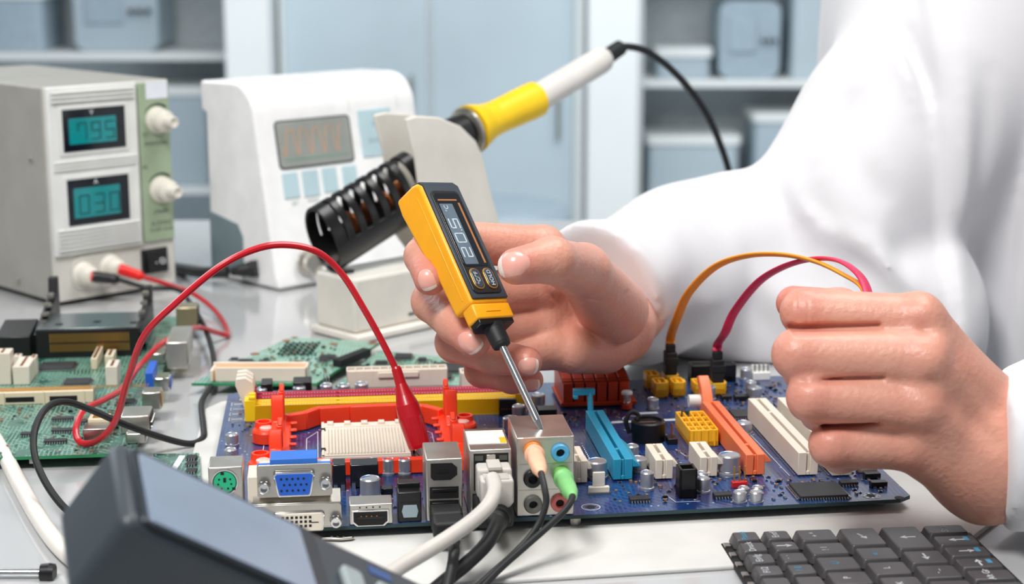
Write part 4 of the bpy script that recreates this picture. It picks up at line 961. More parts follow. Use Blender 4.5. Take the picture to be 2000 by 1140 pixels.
G().box((u0, v0+.25, h), (u1-.2, v0+.85, h+.03)).build('contact_strip', mat('brass_strip', (220, 170, 96), .4, .5), o)
q_ = G()
for k in range(70): q_.box((u0+.1+k*.12, v0+.2, h+.03), (u0+.15+k*.12, v0+.9, h+.06))
q_.build('contacts', gold, o)['kind'] = 'stuff'
for a, b in ((-.2-4.4, -.2-2.9), (-.2-2.2+.15, -.9)):
    x0 = u1+a; G().box((u1-4.6 if a < -4 else u1-2.3, v0-.02, .15), (u1-3.1 if a < -4 else u1-.85, v0+.05, .42)).build('slot_window', darkhole, o)
for k in range(3): G().box((u1-4.75+k*2.1, v0-.05, 0), (u1-4.65+k*2.1, v0, h)).build('rib', tan, o)
for a in ((-10, 22, 690, 752, 1.2), (26, 58, 716, 752, 2.4), (60, 70, 700, 735, 1), (207, 230, 716, 754, 1.6), (205, 222, 695, 716, 1.6), (178, 190, 700, 722, 3.0), (28, 42, 695, 722, .6)):
    o, u0, u1, v0, h = gbox('white_connector', *a, tan if a[0] > 170 and a[3] < 730 else ivory)
    G().box(((u0+u1)/2-.08, v0+.15, h), ((u0+u1)/2+.08, v0+a[4]-.15, h+.015)).build('contact_strip', copper, o)
# card cage
o, u0, u1, v0, h = gbox('card_cage', 72, 272, 645, 700, 1.6, black, label='black card cage with a row of gilt pins')
a, c = GB.front(97, 652, v0); b, e = GB.front(256, 684, v0); q_ = G()
for k in range(34):
    x = a+(b-a)*k/34
    for z0_, z1_ in ((e+.05, (c+e)/2-.05), ((c+e)/2+.05, c)): q_.box((x, v0-.1, z0_), (x+(b-a)/34*.38, v0, z1_))
q_.build('contacts', gold, o)['kind'] = 'stuff'
G().box((u0+.1, v0+.1, h), (u1-.2, v0+4.2, h+.06)).box((u0+.1, v0+1.6, .8), (u1-.2, v0+4.2, h)).build('cover_plate', mat('cage_metal', (150, 160, 162), .25, .9), o, .02)
for k in range(3): G().lathe([(.2, 0), (.25, .02), (.1, .03)], (u0+1.2+k*2.2, v0+1.2+.5*(k % 2), h+.06), n=14).build('plate_hole', blackm, o)
for sgn, ua_, ub_ in ((0, u0-.1, u0+.45), (1, u1-.35, u1+.2)):
    zt = h + (1.9 if sgn == 0 else 1.2)
    G().prism([(v0, h-.3), (v0+1.2, h), (v0+6.0, zt-1.0), (v0+6.3, zt), (v0+6.9, zt), (v0+6.9, 0), (v0+3, 0), (v0+1.2, .4)], ua_, ub_, 0, 'x').build('guide_rail', black, o, .04)
    for k in range(3): G().box((ua_+.1, v0+2.2+k*1.3, h+.35+k*.28), (ub_-.1, v0+2.8+k*1.3, h+.5+k*.32)).build('rail_spring', steel, o)
G().prism([(v0-.2, 0), (v0+3.2, 0), (v0+3.2, h), (v0-.2, h-.3)], u0-2.3, u0-.3, 0, 'x').build('side_socket', black, o, .06)
blk2.append((u0-2.4, u1+.3, v0-.3, v0+7))
for px, py, w_, d_ in ((122, 822, 1.1, .42), (122, 845, 1.1, .42), (108, 866, 1.1, .42), (52, 852, .6, .4), (158, 828, .6, .45), (110, 722, 1.9, 1.6), (245, 790, .9, .8), (150, 752, 1.4, 1.2)):
    u, v = q2(px, py); blk2.append((u-w_/2-.2, u+w_/2+.2, v-d_/2-.2, v+d_/2+.2)); qfp(gb, u, v+d_*.3, w_, d_, .18, two=d_ < .5)
o, u0, u1, v0, h = gbox('usb_socket', 163, 212, 838, 866, 1.2, steel); G().box((u0+.1, v0+1.2, 0), (u1-.1, v0+2.2, h+.15)).build('rear_frame', tan, o, .03); G().box((u0+.3, v0+1.4, h+.15), (u1-.3, v0+2.0, h+.17)).build('inner', gold, o)
# edge connectors on the right side
def edge(name, px0, px1, yt, yb, dep, mt, inner=None, lab=None):
    u0, v0 = q2(px0, yb); u1 = q2(px1, yb)[0]; h = GB.front((px0+px1)/2, yt, v0)[1]; h = max(h, .5); blk2.append((u0, u1, v0, v0+dep))
    o_ = G().box((u0, v0, .02), (u1, v0+dep, h)).build(name, mt, gb, .08, label=lab)
    if inner: G().box((u1-.02, v0+.12, .15), (u1+.04, v0+dep-.12, h-.12)).build('face', inner, o_, .03)
    return u0, u1, v0, h
edge('serial_port', 236, 292, 812, 848, 1.9, tin, blackm); edge('small_port', 246, 286, 846, 868, .8, steel)
q_ = G(); u_, v_ = q2(288, 846)
for k in range(10):
    for j in range(2): q_.cyl((u_+.1, v_+.2+k*.17, .3+j*.25), (u_+.25, v_+.2+k*.17, .3+j*.25), .04, n=6)
q_.build('pins', steel, gb)
edge('video_port', 278, 315, 766, 803, 1.2, steel, gold); edge('video_port', 298, 332, 738, 768, 1.3, chrome, vgab)
G().box((q2(285, 770)[0], q2(285, 770)[1], 0), (q2(300, 770)[0], q2(285, 745)[1], 1.2)).build('insulator', vgab, gb, .03)
edge('parallel_port', 326, 368, 668, 722, 4.2, tin); edge('card_shield', 290, 322, 690, 712, 4.5, steel)
edge('network_port', 345, 386, 600, 646, 1.6, mat('brass_tin', (170, 160, 130), .35, .8), darkhole)
spots2 = [(-6, 1.8, 5.8, 1.6), (-3, 4.5, 2.6, 1.6), (-3.2, 8, 2.6, 2.6), (-7, 7.6, 3.4, 1.4), (-1.5, 6, 1.3, 3)]
smd_set(gb, spots2, blk2, 170)
# ---------------------------------------------------------------- pale green boards in the middle
def quad_board(name, label, px, z, mt, em, th=.16):
    P_ = [at(x, y, z) for x, y in px]; o_ = (P_[0]+P_[1]+P_[2]+P_[3])/4; t = thing(name, label, 'circuit board', (o_.x, o_.y, 0))
    pts = [(p.x-o_.x, p.y-o_.y) for p in P_]; ar = sum(pts[i][0]*pts[(i+1) % 4][1]-pts[(i+1) % 4][0]*pts[i][1] for i in range(4)); pts = pts if ar > 0 else pts[::-1]
    g = G().prism(pts, z-th, z, 1); g.m[1] = 0; g.build('circuit_board', [mt, em], t)
    for p in pts: G().cyl((p[0]*.85, p[1]*.85, 0), (p[0]*.85, p[1]*.85, z-th), .2).build('standoff', steel, t)
    return t, o_
def onb(o_, px, py, z): p = at(px, py, z); return p.x-o_.x, p.y-o_.y
mbb, oo = quad_board('green_board', 'pale green circuit board with tan trough connector behind yellow slots', [(374, 748), (618, 748), (742, 668), (566, 658)], .7, pcb_green2, pcb_edgeg)
x0, y0 = onb(oo, 410, 746, .7); x1, y1 = onb(oo, 600, 746, .7)
g = G().box((x0+.3, y0, .7), (x1, y0+.15, 1.55)).box((x0, y0+1.2, .7), (x1, y0+1.35, 1.55)).box((x1-.15, y0, .7), (x1, y0+1.35, 1.55)).box((x0, y0, .7), (x0+.2, y0+1.35, 1.4)); o = g.build('trough_connector', ivory, mbb, .06)
G().box((x0+.2, y0+.15, .75), (x1-.15, y0+1.2, 1.35)).build('contact_bed', mat('apricot_bed', (222, 164, 104), .5), o)
k3 = [(x0-.2, x1+.2, y0-.2, y0+1.6)]
for px, py, r in ((498, 691, .28), (582, 706, .28), (560, 665, .28), (652, 672, .28), (728, 670, .3), (575, 659, .2)):
    x, y = onb(oo, px, py, .7); G().lathe([(r, 0), (r, .02), (r*.5, .02)], (x, y, .7), n=18).build('mounting_ring', copper, mbb)
for i in range(11):
    for j in range(5):
        px, py = 553+i*6.2+j*0-(4-j)*0, 671+j*5.2+(i % 2)*2; x, y = onb(oo, px+5*(j-2)*-.8, py, .7); G().lathe([(.09, 0), (.07, .12), (0, .14)], (x, y, .7), n=6).build('solder_pin', blackm, mbb)
for px, py, w_, d_ in ((480, 708, .8, .6), (495, 713, .6, .5), (555, 715, .5, .5), (640, 700, .9, .7), (632, 706, .5, .4), (458, 704, .4, .3), (520, 705, .3, .3)):
    x, y = onb(oo, px, py, .7); k3.append((x-w_/2, x+w_/2, y-d_/2, y+d_/2)); o = qfp(mbb, x, y, w_, d_, .18); o.location.z += .7*S
x, y = onb(oo, 688, 705, .7); o = G().box((-.3, -1.6, 0), (.3, 1.6, .45)).build('black_connector', blackm, mbb, .04, loc=(x, y, .7), rot=(0, 0, -.5))
random.seed(3)
smd_set(mbb, [(0, 0, 2.2, 3.6), (1.0, -1.6, 1.4, 2)], k3, 90, .7)
mb3, oo = quad_board('green_board', 'green circuit board with dark chips behind the beige power socket', [(655, 752), (935, 752), (925, 702), (740, 684)], .6, pcb_green2, pcb_edgeg)
k3 = []
for px, py, w_, d_ in ((788, 700, 1.0, 1.0), (885, 722, 2.0, 1.9), (745, 712, .7, .5), (700, 722, .9, .6), (825, 706, .5, .5), (855, 740, 1.6, .8)):
    x, y = onb(oo, px, py, .6); k3.append((x-w_/2, x+w_/2, y-d_/2, y+d_/2)); o = qfp(mb3, x, y, w_, d_, .22); o.location.z += .6*S
smd_set(mb3, [(-.5, 0, 3.0, 2.2), (1.2, 0.4, 1.4, 1.5)], k3, 80, .6)
# small board with a white sticker
mb4, oo = quad_board('memory_module', 'small green memory board with white sticker left of the blue motherboard', [(296, 962), (394, 958), (389, 884), (300, 886)], .45, pcb_green, pcb_edgeg)
a, b = onb(oo, 312, 950, .45), onb(oo, 362, 890, .45); G().box((a[0], a[1], .45), (b[0], b[1], .47)).build('white_sticker', mat('sticker_w', (232, 236, 240), .5), mb4)
for py in (896, 908, 922, 938):
    x, y = onb(oo, 374, py, .45); o = qfp(mb4, x, y, .5, .55, .14, two=True); o.location.z += .45*S
# ---------------------------------------------------------------- sheet metal rod and white cable on the left
t = thing('probe_rod', 'thin polished metal rod with black end cap lying at the bottom left', 'rod', at(0, 1118, .25))
G().cyl((-8, 0, 0), (1.6, 0, 0), .17).build('rod', chrome, t)
G().lathe([(.2, 0), (.36, .05), (.4, .4), (.36, .6)], (1.6, 0, 0), (1, 0, 0), 18).build('end_cap', black, t)
t = thing('white_cable', 'white cable running from the left edge down behind the dark meter', 'cable', (0, 0, 0))
G().tube(sm([at(-60, 800, .4), at(-10, 855, .4), at(25, 920, .4), at(60, 985, .4), at(95, 1040, .4), at(130, 1080, .4), at(190, 1130, .4), at(260, 1190, .4)], 8), .38, 14).build('cable', mat('cable_white', (232, 226, 218), .4), t)
# ---------------------------------------------------------------- dark handheld meter, out of focus in front
A1, A2, AE, A4 = pix(222, 853, 50), pix(245, 1012, 46.5), pix(831, 1139, 56), pix(130, 975, 50.5)
ex = (AE-A1).normalized(); ey = (A2-A1); ey = (ey-ex*ey.dot(ex)); wd = ey.length; ey.normalize(); ez = ex.cross(ey); th_ = 3.1
if (A4-A1).dot(ez) < 0: ez = -ez
hm = thing('handheld_meter', 'blurred dark grey handheld meter with pale reflecting screen in the foreground', 'meter', (0, 0, 0))
MM = Matrix(((ex.x, ey.x, ez.x, A1.x), (ex.y, ey.y, ez.y, A1.y), (ex.z, ey.z, ez.z, A1.z), (0, 0, 0, 1)))
zdir = 1
g = G(); g.M = MM; LL = (AE-A1).length
hl = min(18.5, LL + 4.5)
g.prism(rrect(0, hl, 0, wd, .45, 5), 0.0, th_)
hmm = mat('meter_slate', (56, 64, 70), .4); g.build('case', hmm, hm, .3, seg=3)
g = G(); g.M = MM; g.prism(rrect(.45, 7.2, .25, wd-.05, .3), -.12, .02); g.build('screen_frame', mat('meter_dark', (30, 36, 42), .25), hm, .05)
g = G(); g.M = MM; g.prism(rrect(.7, 6.6, .5, wd-.2, .2), -.17, -.1); g.build('screen', mat('meter_screen', (126, 140, 160), .1, coat=1, noise=.15, nscale=20), hm, .02)
for k in range(3):
    g = G(); g.M = MM; g.prism(rrect(7.9+k*1.4, 8.7+k*1.4, wd*.4, wd*.8, .2), -.28, 0); g.build('button', mat('meter_button', (150, 160, 160), .4) if k == 0 else bpy.data.materials['meter_button'], hm, .08)
g = G(); g.M = MM; g.prism(rrect(9.4, 10.3, wd*.14, wd*.24, .05), -.03, 0); g.build('blue_label', mat('blue_label', (48, 84, 140), .4), hm)
foot = MM @ Vector((1.5, wd*.5, th_)); G().tube([foot, Vector((foot.x+.5, foot.y+1.5, .15))], .3, 10).build('tilt_stand', black, hm)
# ---------------------------------------------------------------- laptop keyboard, lower right
KF = Frame(at(1420, 1052, .3), 5.5); kbm = mat('key_charcoal', (74, 72, 74), .38); kbb = mat('keyboard_tray', (24, 24, 24), .6); kink = mat('key_legend', (200, 204, 208), .5); kblue = mat('key_legend_blue', (70, 150, 184), .5)
kb = thing('laptop_keyboard', 'loose charcoal laptop keyboard lying end-on at the lower right', 'keyboard', KF.o, 5.5)
G().prism([(-.35, -14), (10.6, -14), (10.6, -.1), (9.9, .3), (-.35, -.35)], -.25, -.05).build('tray', kbb, kb, .04)
cols = [(0, 1.27, [1.3]*10), (1.34, 2.6, [1.3]*10), (2.72, 4.5, [1.62]*8), (4.62, 6.35, [2.35]+[1.62]*7), (6.45, 8.2, [2.9]+[1.62]*7), (8.3, 10.2, [1.3]*10)]
legend = {(0, 0): 'Pause', (0, 1): 'Druck', (0, 2): 'Einfg', (1, 0): 'Entf', (5, 0): 'Strg', (5, 4): 'Alt Gr', (2, 3): 'P', (3, 2): 'L', (4, 3): 'M', (2, 0): '+ *', (2, 1): '! 1', (3, 1): '# \'', (4, 2): '- _', (1, 2): '` ´', (1, 3): '? ß', (0, 3): 'F12', (2, 2): 'Ü', (4, 4): ': .', (3, 3): 'K'}
arrows = {(1, 1): 'd', (3, 0): 'e', (4, 0): 's', (4, 1): 'l', (5, 1): 'u', (5, 2): 'r', (5, 3): 'n'}
for c, (ua_, ub_, ls) in enumerate(cols):
    v = -.1
    for k, l in enumerate(ls):
        if v-l < -13.5: break
        b0, b1 = v-l+.1, v
        top = [(x, y) for x, y in rrect(ua_+.14, ub_-.12, b0+.12, b1-.14, .12, 2)]; bot = [(x, y) for x, y in rrect(ua_, ub_-.04, b0, b1-.02, .15, 2)]
        o = G().prism(bot, -.02, .38, 0, 'z', top).build('key', kbm, kb, .04)
        cx, cy = (ua_+ub_)/2, (b0+b1)/2
        if (c, k) in legend: text(legend[(c, k)], .42, kink if (c+k) % 4 else kblue, o, TM((cx-.1, cy, .385), (0, 1, 0), (-1, 0, 0)), 'legend')
        if (c, k) in arrows:
            dx, dy = {'d': (1, 0), 'e': (.4, -1), 's': (-1, 0), 'l': (0, -1), 'u': (-1, 0), 'r': (1, 0), 'n': (0, 1)}[arrows[(c, k)]]; L3 = math.hypot(dx, dy); dx /= L3; dy /= L3
            g = G(); n_ = (-dy, dx); A = lambda s_, t__: (cx+dx*s_+n_[0]*t__, cy+dy*s_+n_[1]*t__)
            g.prism([A(-.35, -.04), A(.1, -.04), A(.1, .04), A(-.35, .04)], .38, .387); g.prism([A(.05, -.16), A(.32, 0), A(.05, .16)], .38, .387); g.build('arrow_legend', kink, o)
            if c == 5: G().box((cx+.35, cy-.1, .38), (cx+.55, cy+.3, .386)).build('blue_legend', kblue, o)
        v -= l
for k in range(12): G().box((-.3, -1-k*1.1, -.05), (-.05, -.6-k*1.1, .06)).build('clip', steel, kb)
# ---------------------------------------------------------------- yellow pocket thermometer
tip = at(1063, 850, 4.1); Bq = pix(966, 612, 75.3); ya = (Bq-tip).normalized()
fwd = Vector((0, math.cos(PITCH), -math.sin(PITCH))); rt = Vector((1, 0, 0)); upc = rt.cross(fwd)
ya_t = (ya + fwd*.06 - rt*.035).normalized()
phi = math.radians(36); ep = (rt - ya_t*rt.dot(ya_t)).normalized()
fd = ep.cross(ya_t); fd = fd if fd.dot(fwd) < 0 else -fd      # towards the camera
xa = (ep*math.cos(phi) - fd*math.sin(phi)).normalized(); za = xa.cross(ya_t).normalized()
TB = pix(961, 588, 75.2)
tM = Matrix(((xa.x, ya_t.x, za.x, TB.x), (xa.y, ya_t.y, za.y, TB.y), (xa.z, ya_t.z, za.z, TB.z), (0, 0, 0, 1)))
th = thing('pocket_thermometer', 'yellow pocket thermometer with dark display held in the hand, probe on metal block', 'thermometer', (0, 0, 0))
ty = mat('tester_yellow', (250, 172, 24), .35); tdk = mat('tester_dark', (44, 54, 64), .35); tgl = mat('tester_glass', (16, 20, 26), .1, coat=1); tlc = mat('tester_lcd', (96, 112, 124), .25, nscale=60, noise=.15)
def tg(): g = G(); g.M = tM; return g
hw = 1.12
sidep = [(0, -.1), (6.35, -.1), (6.62, -.3), (6.72, -.6), (6.8, -1.95), (6.0, -2.05), (3.4, -1.75), (3.1, -1.55), (.3, -1.45), (0, -1.4)]
g = tg(); g.prism([(y, z) for y, z in sidep][::-1], -hw, hw, 0, 'x')
g.build('case', ty, th, .16, seg=3)
g = tg(); g.prism([(y, z) for y, z in [(.2, .0), (6.3, .0), (6.66, -.22), (6.8, -.6), (6.7, -1.2), (6.45, -1.0), (6.3, -.2), (.2, -.2)]][::-1], -hw+.14, hw-.06, 0, 'x'); g.build('face_plate', tdk, th, .03)
g = tg(); g.box((-hw-.02, .4, -.62), (-hw+.05, 6.0, -.54)).build('case_seam', ty, th, .02)
g = tg(); g.prism(rrect(-.82, .84, .42, 6.0, .25), -.01, .05); g.build('bezel', black, th, .05)
g = tg(); g.prism(rrect(-.74, .76, 1.85, 5.85, .18), .05, .07); g.build('window', tgl, th, .01)
g = tg(); g.prism(rrect(-.62, .14, 1.95, 5.25, .03), .07, .078); dsp = g.build('display', tlc, th)
g = tg(); g.box((.5, 2.0, .071), (.6, 5.3, .08)).box((-.6, 5.42, .071), (.5, 5.5, .08)); g.build('orange_stripe', mat('dim_orange', (176, 112, 60), .3), th)
sgm = mat('light_segment', (196, 208, 216), .4)
# digits read along the body, tops towards the left
R2 = tM @ Matrix(((0, 0, -1, 0), (1, 0, 0, 0), (0, 1, 0, 0), (0, 0, 0, 1)))   # local x -> body y, local z -> -body x
R2 = tM @ Matrix(((0, 0, -1, 0), (1, 0, 0, 0), (0, -1, 0, 0), (0, 0, 0, 1)))
seven('20.5', 2.3, -.04, .56, .58, .08, -.08, sgm, th, 1.4, R2)
text('°C', .34, sgm, th, TM(tuple(tM @ Vector((-.3, 4.98, .085))), tuple(tM.to_3x3() @ Vector((0, 1, 0))), tuple(tM.to_3x3() @ Vector((-1, 0, 0)))))
for x, s_ in ((-.36, '°C/°F'), (.42, 'HOLD')):
    g = tg(); g.prism(rrect(x-.29, x+.29, .62, 1.72, .28, 6), .04, .1); b_ = g.build('button_ring', mat('ring_amber', (196, 140, 60), .3, .5), th, .02)
    g = tg(); g.prism(rrect(x-.24, x+.24, .67, 1.67, .23, 6), .06, .14); g.build('button', mat('button_dark', (58, 66, 74), .2), th, .04)
    text(s_, .3, sgm, th, TM(tuple(tM @ Vector((x, 1.17, .146))), tuple(tM.to_3x3() @ Vector((0, 1, 0))), tuple(tM.to_3x3() @ Vector((-1, 0, 0)))))
g = tg(); g.prism([(-hw+.02, -.15), (hw-.02, -.15), (hw-.02, -1.25), (-hw+.4, -1.25), (-hw+.02, -.9)], -.75, .02, 0, 'y'); g.build('end_block', ty, th, .08)
g = tg(); g.prism([(-hw+.12, -.22), (hw-.1, -.22), (hw-.1, -1.2), (-hw+.4, -1.2), (-hw+.12, -.85)], -1.0, -.7, 0, 'y'); g.build('black_end', black, th, .06)
g = tg(); g.box((-.45, -.42, -.16), (.4, -.37, -.12)).build('mark', ty, th, .01)
pb = tM @ Vector((.05, -.9, -.65)); dd = (tip-pb); Lp = dd.length
G().lathe([(.5, 0), (.46, .2), (.44, .9), (.4, 1.05), (.2, 1.1)], pb, dd, 24).build('probe_boot', rubber, th)
G().lathe([(.17, .8), (.17, Lp-.75), (.1, Lp-.3), (.02, Lp)], pb, dd, 18).build('probe', chrome, th)
# ---------------------------------------------------------------- the two serial data cables
def flat_cable(name, label, mt, port, path, col2):
    t = thing(name, label, 'cable', (0, 0, 0)); u, v, h = port; p = MB.w(u, v, h)
    g = G(); g.M = Matrix.Translation(p) @ Matrix.Rotation(MB.a, 4, 'Z')
    g.box((-.32, -.4, -.5), (.32, .4, 1.25)).box((-.24, -.3, 1.25), (.24, .3, 1.7)); g.build('plug', blackm, t, .06)
    g = G(); g.M = Matrix.Translation(p) @ Matrix.Rotation(MB.a, 4, 'Z'); g.box((-.36, -.34, .55), (.38, -.44, .95)); g.build('grip_ridge', blackm, t, .03)
    q_ = p + Vector((0, 0, 1.6))
    G().tube(sm([q_, q_+Vector((0, -.1, .5))] + path, 8), .26, 12, flat=.4, up=(0, 1, 0)).build('flat_cable', mt, t)
    return t
flat_cable('data_cable', 'orange flat data cable arching from its yellow port to the fist', mat('cable_orange', (246, 158, 44), .4), d4,
    [pix(1321, 625, 89.5), pix(1345, 572, 87), pix(1395, 522, 85), pix(1455, 500, 83), pix(1525, 497, 81), pix(1590, 510, 79), pix(1645, 535, 77), pix(1688, 565, 75.5), pix(1700, 620, 73.5)], 0)
flat_cable('data_cable', 'magenta flat data cable arching from its yellow port to the fist', mat('cable_magenta', (206, 34, 84), .4), d6,
    [pix(1416, 650, 88), pix(1435, 608, 86.5), pix(1480, 552, 84), pix(1530, 521, 81.5), pix(1585, 506, 79.5), pix(1630, 507, 78), pix(1665, 524, 76.5), pix(1690, 556, 75.3), pix(1705, 620, 73.5)], 1)
# ---------------------------------------------------------------- the person: smooth distance fields turned into one surface
def V3(p): return np.array(p, dtype=np.float64)
def cone(P, a, b, ra, rb):
    a, b = V3(a), V3(b); d = b-a; t = np.clip(((P-a) @ d)/(d @ d), 0, 1)
    q = P - a - t[:, None]*d; return np.sqrt((q*q).sum(1)) - (ra + (rb-ra)*t)
def smin(a, b, k):
    h = np.clip(.5+.5*(b-a)/k, 0, 1); return b*(1-h)+a*h-k*h*(1-h)
def chain(P, pts, k=.25):
    d = None
    for (a, ra), (b, rb) in zip(pts, pts[1:]):
        c = cone(P, a, b, ra, rb); d = c if d is None else smin(d, c, k)
    return d
def seg_d(P, a, b, yw=1.0):
    a, b = V3(a).copy(), V3(b).copy(); a[1] *= yw; b[1] *= yw; Q = P*np.array([1, yw, 1]); d = b-a; t = np.clip(((Q-a) @ d)/(d @ d), 0, 1); q = Q-a-t[:, None]*d
    return np.sqrt((q*q).sum(1)), t
def nets(f, lo, hi, h):
    n = [int((hi[i]-lo[i])/h)+2 for i in range(3)]; ax_ = [lo[i]+h*np.arange(n[i]) for i in range(3)]
    F_ = np.empty(n)
    YY, ZZ = np.meshgrid(ax_[1], ax_[2], indexing='ij'); 
    st_ = max(1, int(250000/(n[1]*n[2])))
    for i in range(0, n[0], st_):
        j = min(n[0], i+st_); X_ = np.repeat(ax_[0][i:j], YY.size); Pn = np.stack([X_, np.tile(YY.ravel(), j-i), np.tile(ZZ.ravel(), j-i)], 1); F_[i:j] = f(Pn).reshape(j-i, n[1], n[2])
    s = F_ < 0; c = tuple(k-1 for k in n); acc = np.zeros(c+(3,)); cnt = np.zeros(c)
    cor = [(i, j, k) for i in (0, 1) for j in (0, 1) for k in (0, 1)]
    sl = lambda o: tuple(slice(o[d], o[d]+c[d]) for d in range(3))
    for o in cor:
        for d in range(3):
            if o[d] == 0:
                o2 = list(o); o2[d] = 1; a, b = F_[sl(o)], F_[sl(o2)]; m = (a < 0) != (b < 0)
                t = np.where(m, a/np.where(m, a-b, 1), 0)
                for e in range(3): acc[..., e] += np.where(m, o[e] + (t if e == d else 0), 0)
                cnt += m
    act = cnt > 0; idx = -np.ones(c, dtype=np.int64); idx[act] = np.arange(act.sum())
    ijk = np.argwhere(act); v = (acc[act]/cnt[act][:, None] + ijk)*h + np.array(lo)
    faces = []
    for d in range(3):
        e, g_ = [(1, 2), (2, 0), (0, 1)][d]; A = [slice(None)]*3; B = [slice(None)]*3; A[d] = slice(0, -1); B[d] = slice(1, None)
        a, b = s[tuple(A)], s[tuple(B)]
        I = np.argwhere(a != b); I = I[(I[:, e] > 0) & (I[:, g_] > 0) & (I[:, e] < c[e]) & (I[:, g_] < c[g_])]
        def at_(de, dg): K = I.copy(); K[:, e] -= de; K[:, g_] -= dg; return idx[K[:, 0], K[:, 1], K[:, 2]]
        q = np.stack([at_(1, 1), at_(0, 1), at_(0, 0), at_(1, 0)], 1); flip = ~a[I[:, 0], I[:, 1], I[:, 2]]; q[flip] = q[flip][:, ::-1]; faces.append(q)
    return v, np.concatenate(faces)
def settle(f, v, it=2):
    e = .02
    for _ in range(it):
        f0 = f(v); g_ = np.stack([(f(v+np.eye(3)[i]*e)-f0)/e for i in range(3)], 1); v = v - (np.clip(f0, -.3, .3)/np.maximum((g_*g_).sum(1), .2))[:, None]*g_
    return v
def raw_mesh(name, v, q, mt, attr=None):
    me = bpy.data.meshes.new(name); me.vertices.add(len(v)); me.vertices.foreach_set('co', (v*S).astype(np.float32).ravel())
    me.loops.add(len(q)*4); me.loops.foreach_set('vertex_index', q.astype(np.int32).ravel()); me.polygons.add(len(q)); me.polygons.foreach_set('loop_start', (np.arange(len(q))*4).astype(np.int32))
    me.update(calc_edges=True); me.validate(); me.shade_smooth(); me.materials.append(mt)
    if attr is not None:
        a = me.attributes.new('tone', 'FLOAT', 'POINT'); a.data.foreach_set('value', attr.astype(np.float32))
    return me
# skin
def skin_mat():
    m = mat('skin', (216, 152, 124), .42, bump=.6, bscale=420, sss=.15, noise=0, dist=.0006); N = m.node_tree.nodes; L = m.node_tree.links; b = N['Principled BSDF']
    at_ = N.new('ShaderNodeAttribute'); at_.attribute_name = 'tone'; x = N.new('ShaderNodeMix'); x.data_type = 'RGBA'; x.inputs[6].default_value = (*lin((218, 162, 140)), 1); x.inputs[7].default_value = (*lin((204, 112, 98)), 1)
    n = N.new('ShaderNodeTexNoise'); n.inputs['Scale'].default_value = 70; n.inputs['Detail'].default_value = 4; tc = N.new('ShaderNodeTexCoord'); L.new(tc.outputs['Object'], n.inputs['Vector'])
    a = N.new('ShaderNodeMath'); a.operation = 'MULTIPLY_ADD'; a.inputs[1].default_value = .5; a.inputs[2].default_value = -.2; L.new(n.outputs[0], a.inputs[0]); ad = N.new('ShaderNodeMath'); ad.operation = 'ADD'; ad.use_clamp = True; L.new(a.outputs[0], ad.inputs[0]); L.new(at_.outputs['Fac'], ad.inputs[1])
    L.new(ad.outputs[0], x.inputs[0]); L.new(x.outputs[2], b.inputs['Base Color']); return m
skin = skin_mat()
nail_m = mat('fingernail', (236, 172, 158), .26, coat=.4, noise=0, sss=.2); nailtip = mat('nail_edge', (244, 226, 214), .35, noise=0)
pj = lambda l: [(pix(x, y, z), r) for x, y, z, r in l]
# hand holding the thermometer
HA = dict(
 index=pj([(1060, 486, 83.4, 1.12), (850, 466, 80.6, .93), (826, 500, 78.2, .84), (840, 545, 76.8, .74)]),
 middle=pj([(1050, 560, 84.2, 1.15), (846, 588, 80.2, 1.0), (892, 632, 77.6, .93), (925, 664, 76.4, .80)]),
 ring=pj([(1050, 628, 84.6, 1.1), (890, 668, 80.8, .95), (965, 696, 78.2, .84), (1030, 706, 77.2, .68)]),
 little=pj([(1065, 680, 84.2, 1.0), (942, 722, 81.2, .82), (1000, 738, 79.4, .70), (1038, 742, 78.6, .56)]),
 thumb=pj([(1200, 606, 86.0, 1.75), (1138, 530, 80.0, 1.3), (1078, 508, 75.9, 1.02), (1008, 520, 74.6, .82)]))
WA = (pix(1203, 638, 89.6), 2.0)
creA = [((1100, 562), (1175, 592), 80, .11, .09), ((1175, 592), (1225, 572), 82, .11, .07), ((1020, 590), (1095, 672), 84, .12, .10), ((1065, 560), (1140, 655), 83.5, .12, .10), ((1140, 655), (1205, 700), 85, .12, .08), ((1116, 482), (1108, 462), 77, .08, .07), ((1100, 478), (1092, 460), 77, .07, .06)]
def handA(P):
    d = None
    fs = [chain(P, HA[k], .28) for k in ('index', 'middle', 'ring', 'little')]
    for f_ in fs: d = f_ if d is None else smin(d, f_, .1)
    palm = None
    for (p, r), rw in ((HA['index'][0], 1.4), (HA['middle'][0], 1.5), (HA['ring'][0], 1.5), (HA['little'][0], 1.3)):
        c = cone(P, p, WA[0], r, rw); palm = c if palm is None else smin(palm, c, .8)
    palm = smin(palm, cone(P, pix(1120, 688, 84.5), pix(1180, 676, 88.0), 1.05, 1.45), .8)
    palm = smin(palm, cone(P, WA[0], pix(1250, 590, 97), 1.9, 2.0), .9); palm = smin(palm, cone(P, pix(1250, 590, 97), pix(1345, 560, 104), 2.1, 2.5), .6)
    d = smin(d, palm, .35)
    d = smin(d, chain(P, HA['thumb'], .35), .3)
    for (a, b, Z, wd, am) in creA:
        q, _ = seg_d(P, pix(*a, Z), pix(*b, Z), .25); d = d + am*np.exp(-(q/wd)**2)
    return d
